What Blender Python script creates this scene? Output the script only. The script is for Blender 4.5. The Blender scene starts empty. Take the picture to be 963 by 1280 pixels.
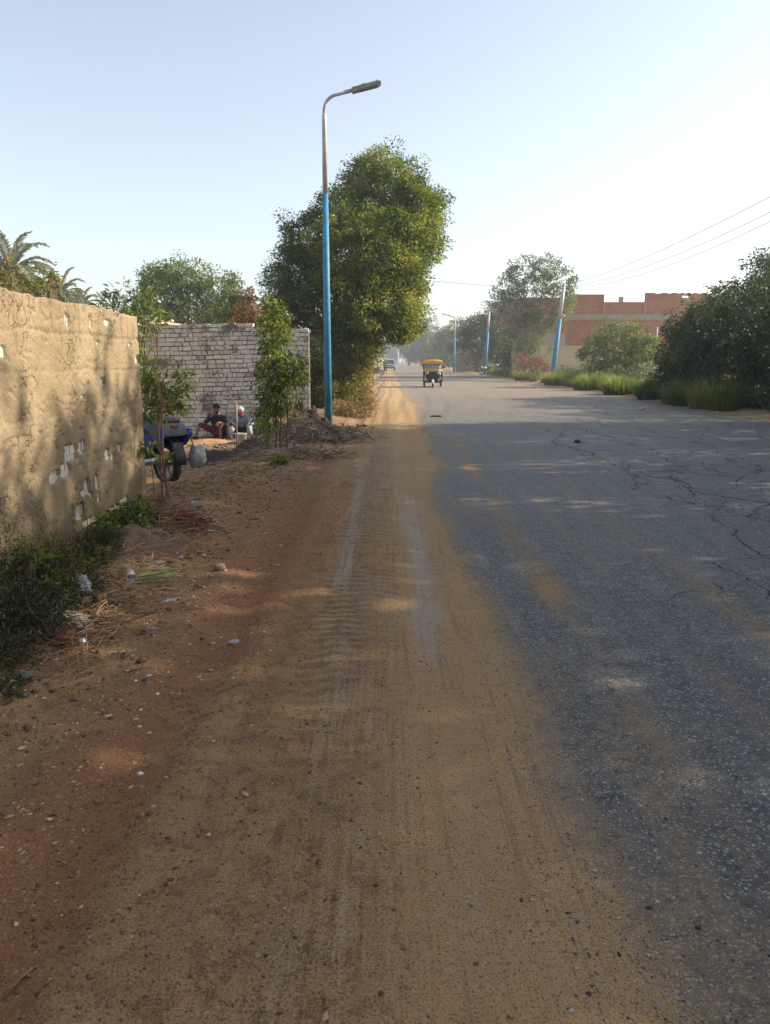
import bpy, math, random
import numpy as np
from mathutils import Vector, Matrix

R = math.radians
SC = bpy.context.scene
COL = SC.collection

# ------------------------------------------------------------ camera, light
EYE = 1.7
PITCH = R(11.2)
cam_d = bpy.data.cameras.new('camera')
cam = bpy.data.objects.new('camera', cam_d)
COL.objects.link(cam)
cam.location = (0, 0, EYE)
cam.rotation_euler = (R(90) - PITCH, 0, 0)
cam_d.sensor_fit = 'VERTICAL'
cam_d.sensor_height = 36
cam_d.lens = 27.0
cam_d.clip_start = 0.05
cam_d.clip_end = 9000
SC.camera = cam

SUN_EL, SUN_TILT = R(29), R(10)          # tilt: how far ahead of square-to-the-road
world = bpy.data.worlds.new('World')
SC.world = world
world.use_nodes = True
wt = world.node_tree
sky = wt.nodes.new('ShaderNodeTexSky')
sky.sky_type = 'NISHITA'
sky.sun_disc = False
sky.sun_elevation = SUN_EL
sky.sun_rotation = R(90) - SUN_TILT
sky.air_density = 1.0
sky.dust_density = 1.3
sky.ozone_density = 0.6
sky.altitude = 20
wt.nodes['Background'].inputs['Strength'].default_value = 0.15
hs = wt.nodes.new('ShaderNodeHueSaturation')      # milky morning sky
hs.inputs['Saturation'].default_value = 0.60
hs.inputs['Value'].default_value = 0.75
wt.links.new(sky.outputs[0], hs.inputs['Color'])
wt.links.new(hs.outputs[0], wt.nodes['Background'].inputs['Color'])

SDIR = Vector((math.cos(SUN_EL) * math.cos(SUN_TILT), math.cos(SUN_EL) * math.sin(SUN_TILT), math.sin(SUN_EL)))
sun_d = bpy.data.lights.new('sun', 'SUN')
sun_d.energy = 4.0
sun_d.angle = R(0.6)
sun_d.color = (1.0, 0.87, 0.68)
sun = bpy.data.objects.new('sun', sun_d)
COL.objects.link(sun)
sun.rotation_euler = SDIR.to_track_quat('Z', 'Y').to_euler()
sun.location = (30, 10, 25)

SC.view_settings.view_transform = 'Standard'
SC.view_settings.look = 'None'
SC.view_settings.gamma = 1
SC.view_settings.use_curve_mapping = False
SC.view_settings.exposure = 1.14
SC.cycles.use_denoising = True
SC.cycles.max_bounces = 6
SC.cycles.diffuse_bounces = 3
SC.cycles.glossy_bounces = 2
SC.cycles.transmission_bounces = 4
SC.cycles.transparent_max_bounces = 6
SC.cycles.volume_bounces = 0
SC.cycles.caustics_reflective = False
SC.cycles.caustics_refractive = False
HAZE = 0.0014

# ------------------------------------------------------------ helpers
CP, SP = math.cos(PITCH), math.sin(PITCH)

def at(px, py, D):
    """point of the photograph (963 x 1280) at forward distance D, in metres"""
    u, v = (px - 481.5) / 960, (py - 640) / 960
    t = D / (CP - v * SP)
    return Vector((u * t, D, EYE + (-SP - v * CP) * t))

def gr(px, py, z=0.0):
    u, v = (px - 481.5) / 960, (py - 640) / 960
    t = (z - EYE) / (-SP - v * CP)
    return Vector((u * t, (CP - v * SP) * t, z))

def vnoise(x, y, seed=0):
    x = np.asarray(x, float); y = np.asarray(y, float)
    xi = np.floor(x).astype(np.int64); yi = np.floor(y).astype(np.int64)
    fx = x - xi; fy = y - yi
    fx = fx * fx * (3 - 2 * fx); fy = fy * fy * (3 - 2 * fy)
    def h(a, b):
        n = (a * 374761393 + b * 668265263 + seed * 1442695041) & 0x7fffffff
        n = ((n ^ (n >> 13)) * 1274126177) & 0x7fffffff
        n = n ^ (n >> 16)
        return (n & 0xffff) / 65535.0
    a = h(xi, yi); b = h(xi + 1, yi); c = h(xi, yi + 1); d = h(xi + 1, yi + 1)
    return (a * (1 - fx) + b * fx) * (1 - fy) + (c * (1 - fx) + d * fx) * fy

def fbm(x, y, seed=0, oct=4):
    s = 0; a = .5; t = 0
    for k in range(oct):
        s = s + a * vnoise(x * 2 ** k, y * 2 ** k, seed + k * 17); t += a; a *= .5
    return s / t

def ss(a, b, x):
    t = np.clip((np.asarray(x, float) - a) / (b - a), 0, 1)
    return t * t * (3 - 2 * t)

def tag(o, label=None, cat=None, group=None, kind=None):
    if label: o['label'] = label
    if cat: o['category'] = cat
    if group: o['group'] = group
    if kind: o['kind'] = kind
    return o

def empty(name, loc=(0, 0, 0), rz=0, **k):
    o = bpy.data.objects.new(name, None)
    o.empty_display_size = .2
    COL.objects.link(o)
    o.location = loc
    o.rotation_euler = (0, 0, rz)
    return tag(o, **k)

def link_mesh(name, me, mat=None, parent=None, smooth=False, **k):
    if mat is not None: me.materials.append(mat)
    if smooth: me.polygons.foreach_set('use_smooth', [True] * len(me.polygons))
    o = bpy.data.objects.new(name, me)
    COL.objects.link(o)
    if parent is not None: o.parent = parent
    return tag(o, **k)

def copy_tree(o, parent=None):
    c = o.copy(); COL.objects.link(c)
    if parent is not None: c.parent = parent
    for ch in list(o.children): copy_tree(ch, c)
    return c

def np_mesh(name, V, F):
    """V (n,3), F (m,k) all faces with k corners"""
    V = np.asarray(V, np.float32); F = np.asarray(F, np.int32)
    me = bpy.data.meshes.new(name)
    m, k = F.shape
    me.vertices.add(len(V)); me.vertices.foreach_set('co', V.ravel())
    me.loops.add(m * k); me.loops.foreach_set('vertex_index', F.ravel())
    me.polygons.add(m); me.polygons.foreach_set('loop_start', np.arange(0, m * k, k, dtype=np.int32))
    try: me.polygons.foreach_set('loop_total', np.full(m, k, np.int32))
    except Exception: pass
    me.update(calc_edges=True)
    return me

def fattr(me, name, vals):
    a = me.attributes.new(name, 'FLOAT', 'POINT')
    a.data.foreach_set('value', np.asarray(vals, np.float32))

class MB:
    def __init__(s): s.V = []; s.F = []; s.T = []
    def add(s, V, F, tint=0.5):
        b = len(s.V); s.V += [tuple(v) for v in V]; s.F += [tuple(i + b for i in f) for f in F]
        s.T += [tint] * len(V); return s
    def box(s, c, d, rot=None, tint=.5, taper=1.0, jit=0):
        hx, hy, hz = d[0] / 2, d[1] / 2, d[2] / 2
        V = []
        for z in (-1, 1):
            k = taper if z > 0 else 1
            for x, y in ((-1, -1), (1, -1), (1, 1), (-1, 1)):
                v = Vector((x * hx * k, y * hy * k, z * hz))
                if jit: v += Vector((random.uniform(-jit, jit), random.uniform(-jit, jit), random.uniform(-jit, jit)))
                if rot is not None: v = rot @ v
                V.append(v + Vector(c))
        return s.add(V, [(0, 3, 2, 1), (4, 5, 6, 7), (0, 1, 5, 4), (1, 2, 6, 5), (2, 3, 7, 6), (3, 0, 4, 7)], tint)
    def tube(s, pts, r, n=8, tint=.5, flat=1.0, caps=True):
        pts = [Vector(p) for p in pts]
        if not hasattr(r, '__len__'): r = [r] * len(pts)
        V = []; F = []
        d = (pts[1] - pts[0]).normalized()
        up = Vector((0, 0, 1)) if abs(d.z) < .9 else Vector((0, 1, 0))
        a = d.cross(up).normalized()
        for i, p in enumerate(pts):
            if i == 0: d = pts[1] - p
            elif i == len(pts) - 1: d = p - pts[i - 1]
            else: d = pts[i + 1] - pts[i - 1]
            d = d.normalized() if d.length > 1e-9 else Vector((0, 0, 1))
            a = a - d * a.dot(d)
            a = a.normalized() if a.length > 1e-6 else d.orthogonal().normalized()
            b = d.cross(a)
            for k in range(n):
                t = 2 * math.pi * k / n
                V.append(p + (a * math.cos(t) + b * math.sin(t) * flat) * r[i])
        for i in range(len(pts) - 1):
            for k in range(n):
                k2 = (k + 1) % n
                F.append((i * n + k, i * n + k2, (i + 1) * n + k2, (i + 1) * n + k))
        if caps:
            F.append(tuple(range(n - 1, -1, -1))); F.append(tuple((len(pts) - 1) * n + k for k in range(n)))
        return s.add(V, F, tint)
    def ell(s, c, r, n=12, m=8, tint=.5, rot=None, jit=0, zmin=-1.0):
        V = []; F = []
        for j in range(m + 1):
            ph = math.pi * j / m
            z = max(math.cos(ph), zmin)
            for k in range(n):
                t = 2 * math.pi * k / n
                q = 1 + (random.uniform(-jit, jit) if jit else 0)
                v = Vector((r[0] * math.sin(ph) * math.cos(t) * q, r[1] * math.sin(ph) * math.sin(t) * q, r[2] * z * q))
                if rot is not None: v = rot @ v
                V.append(v + Vector(c))
        for j in range(m):
            for k in range(n):
                k2 = (k + 1) % n
                F.append((j * n + k, (j + 1) * n + k, (j + 1) * n + k2, j * n + k2))
        return s.add(V, F, tint)
    def prism(s, pts2, y0, y1, axis='y', tint=.5):
        """outline pts2 (a,b) extruded; axis y: a->x, b->z ; axis x: a->y, b->z"""
        n = len(pts2); V = []
        for w in (y0, y1):
            for a, b in pts2:
                V.append((a, w, b) if axis == 'y' else ((w, a, b) if axis == 'x' else (a, b, w)))
        F = [tuple(range(n)), tuple(range(2 * n - 1, n - 1, -1))]
        for k in range(n):
            k2 = (k + 1) % n
            F.append((k, n + k, n + k2, k2))
        return s.add(V, F, tint)
    def build(s, name, mat, parent=None, smooth=False, bevel=0, sub=0, **k):
        me = bpy.data.meshes.new(name)
        me.from_pydata(s.V, [], s.F); me.update()
        fattr(me, 'tint', s.T)
        import bmesh
        bm = bmesh.new(); bm.from_mesh(me)
        if smooth: bmesh.ops.remove_doubles(bm, verts=bm.verts, dist=1e-5)
        bmesh.ops.recalc_face_normals(bm, faces=bm.faces); bm.to_mesh(me); bm.free()
        o = link_mesh(name, me, mat, parent, smooth, **k)
        if bevel:
            b = o.modifiers.new('bevel', 'BEVEL'); b.width = bevel; b.segments = 2; b.limit_method = 'ANGLE'
        if sub:
            b = o.modifiers.new('sub', 'SUBSURF'); b.levels = sub; b.render_levels = sub
        return o

# ------------------------------------------------------------ materials
def newmat(name):
    m = bpy.data.materials.new(name); m.use_nodes = True
    nt = m.node_tree
    return m, nt, nt.nodes['Principled BSDF'], nt.nodes['Material Output']

def nd(nt, t, **kw):
    n = nt.nodes.new('ShaderNode' + t)
    for k, v in kw.items():
        if k in n.inputs: 
            if hasattr(v, 'is_linked') or isinstance(v, bpy.types.NodeSocket): nt.links.new(v, n.inputs[k])
            else: n.inputs[k].default_value = v
        else: setattr(n, k, v)
    return n

def mth(nt, op, a, b=None, clamp=False):
    n = nt.nodes.new('ShaderNodeMath'); n.operation = op; n.use_clamp = clamp
    for i, v in enumerate((a, b)):
        if v is None: continue
        if isinstance(v, bpy.types.NodeSocket): nt.links.new(v, n.inputs[i])
        else: n.inputs[i].default_value = v
    return n.outputs[0]

def mixc(nt, f, a, b, blend='MIX'):
    n = nt.nodes.new('ShaderNodeMix'); n.data_type = 'RGBA'; n.blend_type = blend
    for i, v in ((0, f), (6, a), (7, b)):
        if isinstance(v, bpy.types.NodeSocket): nt.links.new(v, n.inputs[i])
        else: n.inputs[i].default_value = (v if i == 0 else (tuple(v) + (1,) if len(v) == 3 else v))
    return n.outputs[2]

def mrange(nt, v, a, b, c=0.0, d=1.0, smooth=True):
    n = nt.nodes.new('ShaderNodeMapRange')
    if smooth: n.interpolation_type = 'SMOOTHSTEP'
    nt.links.new(v, n.inputs[0])
    for i, q in enumerate((a, b, c, d)): n.inputs[i + 1].default_value = q
    return n.outputs[0]

def noise(nt, co, scale, detail=4, rough=.6, stretch=None):
    if stretch:
        mp = nt.nodes.new('ShaderNodeMapping'); nt.links.new(co, mp.inputs[0]); mp.inputs['Scale'].default_value = stretch; co = mp.outputs[0]
    n = nt.nodes.new('ShaderNodeTexNoise'); nt.links.new(co, n.inputs['Vector'])
    n.inputs['Scale'].default_value = scale; n.inputs['Detail'].default_value = detail; n.inputs['Roughness'].default_value = rough
    return n.outputs[0]

def M(name, c1, c2=None, rough=.8, scale=6, bump=.15, metal=0, tint=0, fine=60, spec=.4, alpha=None):
    m, nt, b, out = newmat(name)
    co = nt.nodes.new('ShaderNodeTexCoord').outputs['Object']
    if c2 is None: c2 = tuple(v * .7 for v in c1)
    n1 = noise(nt, co, scale, 6, .65)
    n2 = noise(nt, co, fine, 3, .6)
    f = mrange(nt, n1, .35, .68)
    c = mixc(nt, f, c1, c2)
    v = mrange(nt, n2, .25, .75, .82, 1.15, False)
    if tint:
        a = nt.nodes.new('ShaderNodeAttribute'); a.attribute_name = 'tint'
        v = mth(nt, 'MULTIPLY', v, mrange(nt, a.outputs['Fac'], 0, 1, 1 - tint, 1 + tint, False))
    vv = nt.nodes.new('ShaderNodeVectorMath'); vv.operation = 'SCALE'
    nt.links.new(c, vv.inputs[0]); nt.links.new(v, vv.inputs['Scale'])
    nt.links.new(vv.outputs[0], b.inputs['Base Color'])
    b.inputs['Roughness'].default_value = rough; b.inputs['Metallic'].default_value = metal
    b.inputs['Specular IOR Level'].default_value = spec
    if bump:
        bp = nt.nodes.new('ShaderNodeBump'); bp.inputs['Strength'].default_value = bump; bp.inputs['Distance'].default_value = .02
        nt.links.new(mth(nt, 'ADD', n1, mth(nt, 'MULTIPLY', n2, .5)), bp.inputs['Height']); nt.links.new(bp.outputs[0], b.inputs['Normal'])
    return m

def LEAF(name, ca, cb, cc=None, trans=.35, rough=.5):
    """leaf material: the per leaf value tint runs from ca to cb (and on to cc)"""
    m, nt, b, out = newmat(name)
    a = nt.nodes.new('ShaderNodeAttribute'); a.attribute_name = 'tint'
    cr = nt.nodes.new('ShaderNodeValToRGB'); nt.links.new(a.outputs['Fac'], cr.inputs[0])
    e = cr.color_ramp.elements
    e[0].color = ca + (1,); e[0].position = 0.1; e[1].color = cb + (1,); e[1].position = .85 if cc is None else .6
    if cc: x = e.new(.95); x.color = cc + (1,)
    nt.links.new(cr.outputs[0], b.inputs['Base Color'])
    b.inputs['Roughness'].default_value = rough; b.inputs['Specular IOR Level'].default_value = .35
    tr = nt.nodes.new('ShaderNodeBsdfTranslucent')
    tc = mixc(nt, .5, cr.outputs[0], mixc(nt, 1.0, cr.outputs[0], (1.5, 1.6, .5), 'MULTIPLY'))
    nt.links.new(tc, tr.inputs[0])
    mx = nt.nodes.new('ShaderNodeMixShader'); mx.inputs[0].default_value = trans
    nt.links.new(b.outputs[0], mx.inputs[1]); nt.links.new(tr.outputs[0], mx.inputs[2]); nt.links.new(mx.outputs[0], out.inputs[0])
    return m

# ------------------------------------------------------------ foliage
def leaf_mesh(name, P, D, L, W, tint, rng):
    n = len(P)
    D = D / np.maximum(np.linalg.norm(D, axis=1, keepdims=True), 1e-6)
    N = rng.normal(size=(n, 3)); N[:, 2] += 1.0
    S = np.cross(D, N); S /= np.maximum(np.linalg.norm(S, axis=1, keepdims=True), 1e-6)
    L = np.broadcast_to(L, (n,))[:, None] * rng.uniform(.7, 1.25, (n, 1)); W = np.broadcast_to(W, (n,))[:, None] * rng.uniform(.8, 1.2, (n, 1))
    sag = np.zeros((n, 3)); sag[:, 2] = -1
    V = np.empty((n, 4, 3))
    V[:, 0] = P; V[:, 1] = P + D * L * .45 + S * W / 2; V[:, 2] = P + D * L + sag * L * .15; V[:, 3] = P + D * L * .45 - S * W / 2
    F = np.arange(n * 4).reshape(n, 4)
    me = np_mesh(name, V.reshape(-1, 3), F)
    fattr(me, 'tint', np.repeat(np.clip(tint, 0, 1), 4))
    return me

def crown(name, lumps, ncl, nlf, clr, L, W, mat, parent=None, seed=1, droop=0.0, bias=.35, tspread=.25, out=.6, zfloor=None, **k):
    """lumps: list of (x, y, z, rx, ry, rz[, tintshift])"""
    rng = np.random.default_rng(seed)
    Lp = np.array([l[:6] for l in lumps], float)
    ts = np.array([l[6] if len(l) > 6 else 0 for l in lumps], float)
    w = (Lp[:, 3] * Lp[:, 4] + Lp[:, 4] * Lp[:, 5] + Lp[:, 3] * Lp[:, 5]); w /= w.sum()
    idx = rng.choice(len(lumps), ncl, p=w)
    u = rng.normal(size=(ncl, 3)); u /= np.linalg.norm(u, axis=1, keepdims=True)
    rad = bias + (1.06 - bias) * rng.random(ncl) ** .6
    rad *= np.where(rng.random(ncl) < .16, 1.18, 1.0)
    rad *= 1 + .16 * np.sin(u[:, 0] * 5 + idx) * np.cos(u[:, 2] * 6 + idx * 2)
    C = Lp[idx, :3] + u * Lp[idx, 3:6] * rad[:, None]
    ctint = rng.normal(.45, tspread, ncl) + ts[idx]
    csz = rng.uniform(.6, 1.35, ncl)
    ci = np.repeat(np.arange(ncl), nlf)
    n = len(ci)
    g = rng.normal(size=(n, 3)); g *= (1.75 * rng.random((n, 1)) ** .45) / np.linalg.norm(g, axis=1, keepdims=True)
    g *= (clr * csz[ci])[:, None]
    g[:, 2] *= .75
    P = C[ci] + g
    D = u[ci] * out + rng.normal(size=(n, 3)) * .6 + g / max(clr, 1e-3) * .35
    D[:, 2] -= droop
    tint = ctint[ci] + rng.normal(0, .13, n)
    if zfloor is not None:
        keep = P[:, 2] > zfloor; P = P[keep]; D = D[keep]; tint = tint[keep]
    me = leaf_mesh(name, P, D, L, W, tint, rng)
    return link_mesh(name, me, mat, parent, **k), C

def wob(a, b, n=5, amt=.1, rng=random):
    a, b = Vector(a), Vector(b); L = (b - a).length
    out = []
    for i in range(n + 1):
        t = i / n; p = a.lerp(b, t)
        if 0 < i < n: p += Vector((rng.uniform(-1, 1), rng.uniform(-1, 1), rng.uniform(-.4, .4))) * amt * L * .3
        out.append(p)
    return out

def limbs(mb, base, r0, fork, tips, r1=.03, n=7):
    """trunk from base to fork, then limbs to every tip"""
    base = Vector(base); fork = Vector(fork)
    mb.tube(wob(base, fork, 4, .12), [r0 * 1.25, r0, r0 * .92, r0 * .85, r0 * .8], n)
    for t in tips:
        t = Vector(t); s = fork - (fork - base) * random.uniform(0, .3)
        mb.tube(wob(s, t, 4, .2), [r0 * .6, r0 * .42, r0 * .3, r0 * .2, r1], 5)
    return mb

def tree(name, label, cat, base, r0, fork, lumps, leafmat, barkmat, ncl, nlf, clr, L, W, group=None, seed=1, extra=8, **k):
    base = Vector(base)
    root = empty(name, base, label=label, cat=cat, group=group)
    loc = [tuple(Vector(l[:3]) - base) + tuple(l[3:]) for l in lumps]
    c, C = crown('crown', loc, ncl, nlf, clr, L, W, leafmat, root, seed, **k)
    mb = MB()
    rnd = random.Random(seed)
    tips = [l[:3] for l in loc] + [tuple(C[rnd.randrange(len(C))]) for _ in range(extra)]
    limbs(mb, (0, 0, -.1), r0, Vector(fork) - base, tips, r1=r0 * .12)
    mb.build('trunk', barkmat, root, True)
    return root
# ------------------------------------------------------------ ground
def X_track(y):           # sideways drift of the wheel tracks
    return .015 * y + .06 * np.sin(y * .35) - .05

def gheight(x, y, detail=True):
    x = np.asarray(x, float); y = np.asarray(y, float)
    h = np.zeros_like(x)
    xs = x - X_track(y)
    near = np.clip(1 - (y - 40) / 60, 0, 1)
    dirt = 1 - ss(.3, 1.0, xs)
    # loose soil lumps, stronger to the left
    amp = .006 + .028 * (1 - ss(-2.2, -1.2, xs)) 
    if detail:
        h += dirt * amp * (fbm(x * 7, y * 7, 3, 4) - .5) * 2 * near
        h += dirt * .004 * (fbm(x * 40, y * 40, 5, 2) - .5) * 2 * near
    # wheel ruts: red track and two pale tracks with low ridges beside them
    for c, w, d in ((-1.12, .16, .03), (-.42, .13, .014), (.22, .14, .01), (-.75, .10, .010)):
        q = (xs - c - .04 * (fbm(y * .6, y * 0 + c, 9, 2) - .5)) / w
        h += near * d * (-np.exp(-q * q) + .6 * np.exp(-(np.abs(q) - 1.7) ** 2 * 2))
    # tread ripples across the tracks
    if detail:
        wv = np.sin(y * 2 * math.pi / .13 + 3 * fbm(x * 2, y * .5, 12, 2) + 2.5 * np.abs(xs + .25))
        m = ss(-.75, -.55, xs) * (1 - ss(-.02, .1, xs)) * ss(3.2, 4.5, y) * (1 - ss(11, 15, y))
        h += .006 * wv * m * (.4 + .9 * vnoise(x * 3, y * 1.3, 8))
        m2 = ss(-1.35, -1.25, xs) * (1 - ss(-1.0, -.9, xs)) * ss(2, 3, y) * (1 - ss(12, 16, y))
        h += .004 * np.sin(y * 2 * math.pi / .09 + xs * 9) * m2
    # rubbly bank at the foot of the mud wall
    bank = (1 - ss(-2.35, -1.65, x + .12 * (fbm(y * .8, y * 0, 21, 3) - .5))) * (1 - ss(9.5, 12.5, y))
    h += bank * (.10 + .09 * (fbm(x * 2.2, y * 2.2, 4, 4)))
    # yard in front of the brick wall lies lower
    yard = (1 - ss(-3.4, -2.3, x + .02 * (y - 14))) * ss(9.3, 11.8, y) * (1 - ss(24, 30, y))
    h -= yard * .26
    # ridge of earth and rubble between yard and road
    rd = np.exp(-((x - (-4.6 + (y - 14.5) * .62)) / .55) ** 2) * ss(13.2, 14.6, y) * (1 - ss(17.6, 19.4, y))
    h += rd * (.12 + .16 * fbm(x * 3, y * 3, 31, 3))
    hp = np.exp(-(((x + 2.35) / .6) ** 2 + ((y - 18.6) / 1.0) ** 2))
    h += hp * (.22 + .25 * fbm(x * 3.4, y * 3.4, 37, 3))
    # left verge beyond the post rises slightly
    h += (1 - ss(-1.7, -.9, x)) * ss(21.5, 24, y) * .12 * (1 + fbm(x * 1.4, y * 1.4, 41, 3))
    # right verge
    rv = ss(11.3, 12.4, x + .25 * (fbm(y * .5, y * 0, 51, 3) - .5))
    h += rv * (.03 + .10 * fbm(x * 1.8, y * 1.8, 52, 3)) - ss(13.5, 16, x) * .1
    return h

GZ = lambda x, y: float(gheight(np.array([x]), np.array([y]), False)[0])

def on(px, py):
    p = gr(px, py)
    for _ in range(3): p = gr(px, py, GZ(p.x, p.y))
    return p

xs_ = [-60, -40, -25, -16, -12, -10]
x = -8.6
while x < -3.2: xs_.append(x); x += .075
while x < 2.4: xs_.append(x); x += .03
while x < 12.5: xs_.append(x); x += .11
xs_ += [12.8, 13.2, 13.8, 14.6, 16, 19, 25, 40, 60]
ys_ = list(np.arange(-24, .9, .4))
y = .9
while y < 150: ys_.append(y); y += max(.018, y * .0056)
ys_ += [160, 180, 200, 230, 270, 320, 380, 450, 520, 600]
gx, gy = np.meshgrid(np.array(xs_), np.array(ys_))
gz = gheight(gx, gy)
nx, ny = len(xs_), len(ys_)
idx = np.arange(nx * ny).reshape(ny, nx)
Fq = np.stack([idx[:-1, :-1], idx[:-1, 1:], idx[1:, 1:], idx[1:, :-1]], -1)
V = np.stack([gx, gy, gz], -1).reshape(-1, 3)
XS = gx - X_track(gy)
edge = .74 + .45 * (fbm(gx * .7, gy * .7, 61, 4) - .5) + .3 * ss(9, 22, gy) + .09 * np.sin(gy * .45 + 1) * ss(3, 6, gy)
a_sand = 1 - ss(edge - .36, edge + .46, gx)
for cx, w, s in ((1.2, .20, .58), (1.75, .12, .40), (2.35, .26, .42), (3.6, .4, .26)):     # thin dusty streaks on the asphalt
    a_sand = np.maximum(a_sand, s * np.exp(-((gx - cx - .05 * gy * .3 - .2 * (fbm(gy * .5, gy * 0 + cx, 71, 3) - .5)) / w) ** 2) * (.1 + 1.5 * fbm(gx * 3, gy * .9, 73, 4)) * (1 - ss(14, 22, gy) * .5))
a_sand = np.maximum(a_sand, .55 * ss(.50, .70, fbm(gx * 1.9 + 3, gy * .55, 78, 5)) * np.exp(-np.maximum(gx - edge, 0) / 1.3))
a_sand = np.maximum(a_sand, ss(10.4, 11.4, gx + .5 * (fbm(gx, gy * .5, 77, 3) - .5)))
a_sand = np.maximum(a_sand, .38 * ss(18, 45, gy))                       # the far road is dusty
a_sand = np.clip(a_sand, 0, 1)
a_red = np.exp(-((XS + 1.12 + .10 * np.sin(gy * .7) + .25 * (fbm(gx * 1.1, gy * .7, 88, 4) - .5)) / .30) ** 2) * (1 - ss(12, 17, gy)) * (.35 + .95 * fbm(gx * 1.5, gy * .8, 81, 3)) + .35 * np.exp(-((XS + 1.55) / .35) ** 2) * fbm(gx * 2, gy * 2, 83, 3) + .5 * np.exp(-(((gx + .95) / .5) ** 2 + ((gy - 7.7) / 3.0) ** 2))
a_red = np.maximum(a_red, .75 * (1 - ss(-3.2, -1.5, gx)) * ss(8.5, 10, gy) * (1 - ss(20, 23, gy)) * fbm(gx * 1.2, gy * 1.2, 85, 3))
def streak(c, w, y0, y1):
    return np.exp(-((XS - c - .05 * (fbm(gy * 1.1, gy * 0 + c, 91, 3) - .5)) / w) ** 2) * ss(y0 - .5, y0 + .2, gy) * (1 - ss(y1 - 1, y1 + 1.5, gy))
a_pale = np.maximum.reduce([streak(.20, .15, 4.3, 9.5) * .85, streak(-.43, .11, 5.6, 16) * .65, streak(-.30, .16, 1.6, 7) * .42, streak(.10, .10, 8, 22) * .45, streak(-.02, .30, 1, 30) * .30, streak(.12, .05, 7, 18) * .45, streak(.40, .03, 3, 10) * .3, streak(.05, .35, 1, 40) * .22,
                            streak(-.15, .09, 1.2, 5) * .42 * (.2 + 1.3 * fbm(gx * 9, gy * 5, 93, 3)), streak(.27, .05, 1.2, 4.5) * .35])
a_pale = a_pale * (.3 + 1.1 * fbm(gx * 7, gy * 2.4, 95, 5))
a_gold = ss(.45, .7, fbm(gx * .8, gy * .5, 97, 3)) * .5 * (gx < .8) + (.25 * ss(8, 16, gy) + .7 * ss(17, 30, gy)) * (.75 + .5 * fbm(gx * .5, gy * .15, 98, 3))     # sandier soil further on
a_crack = ss(2.9, 4.0, gx) * ss(6.5, 9, gy) * (1 - ss(34, 50, gy)) * ss(.28, .42, fbm(gx * .35, gy * .22, 99, 3))

a_tread = np.maximum.reduce([np.exp(-((XS + .38) / .17) ** 4) * ss(3.0, 4.5, gy), .8 * np.exp(-((XS + .08) / .10) ** 4) * ss(4, 6, gy), .7 * np.exp(-((XS + 1.10) / .14) ** 4) * ss(2, 4, gy), .6 * np.exp(-((XS - .30) / .10) ** 4) * ss(5.5, 6.5, gy)]) * (1 - ss(13, 19, gy)) * ss(.30, .55, fbm(gx * 1.5, gy * .6, 101, 3))
def ground_piece(name, mask, mat, kind='structure'):
    F = Fq[mask].reshape(-1, 4)
    used = np.unique(F); rem = np.zeros(nx * ny, int); rem[used] = np.arange(len(used))
    me = np_mesh(name, V[used], rem[F])
    for n_, a in (('sand', a_sand), ('red', a_red), ('pale', a_pale), ('gold', a_gold), ('crack', a_crack), ('tread', a_tread)):
        fattr(me, n_, a.ravel()[used])
    return link_mesh(name, me, mat, None, True, kind=kind)

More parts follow.
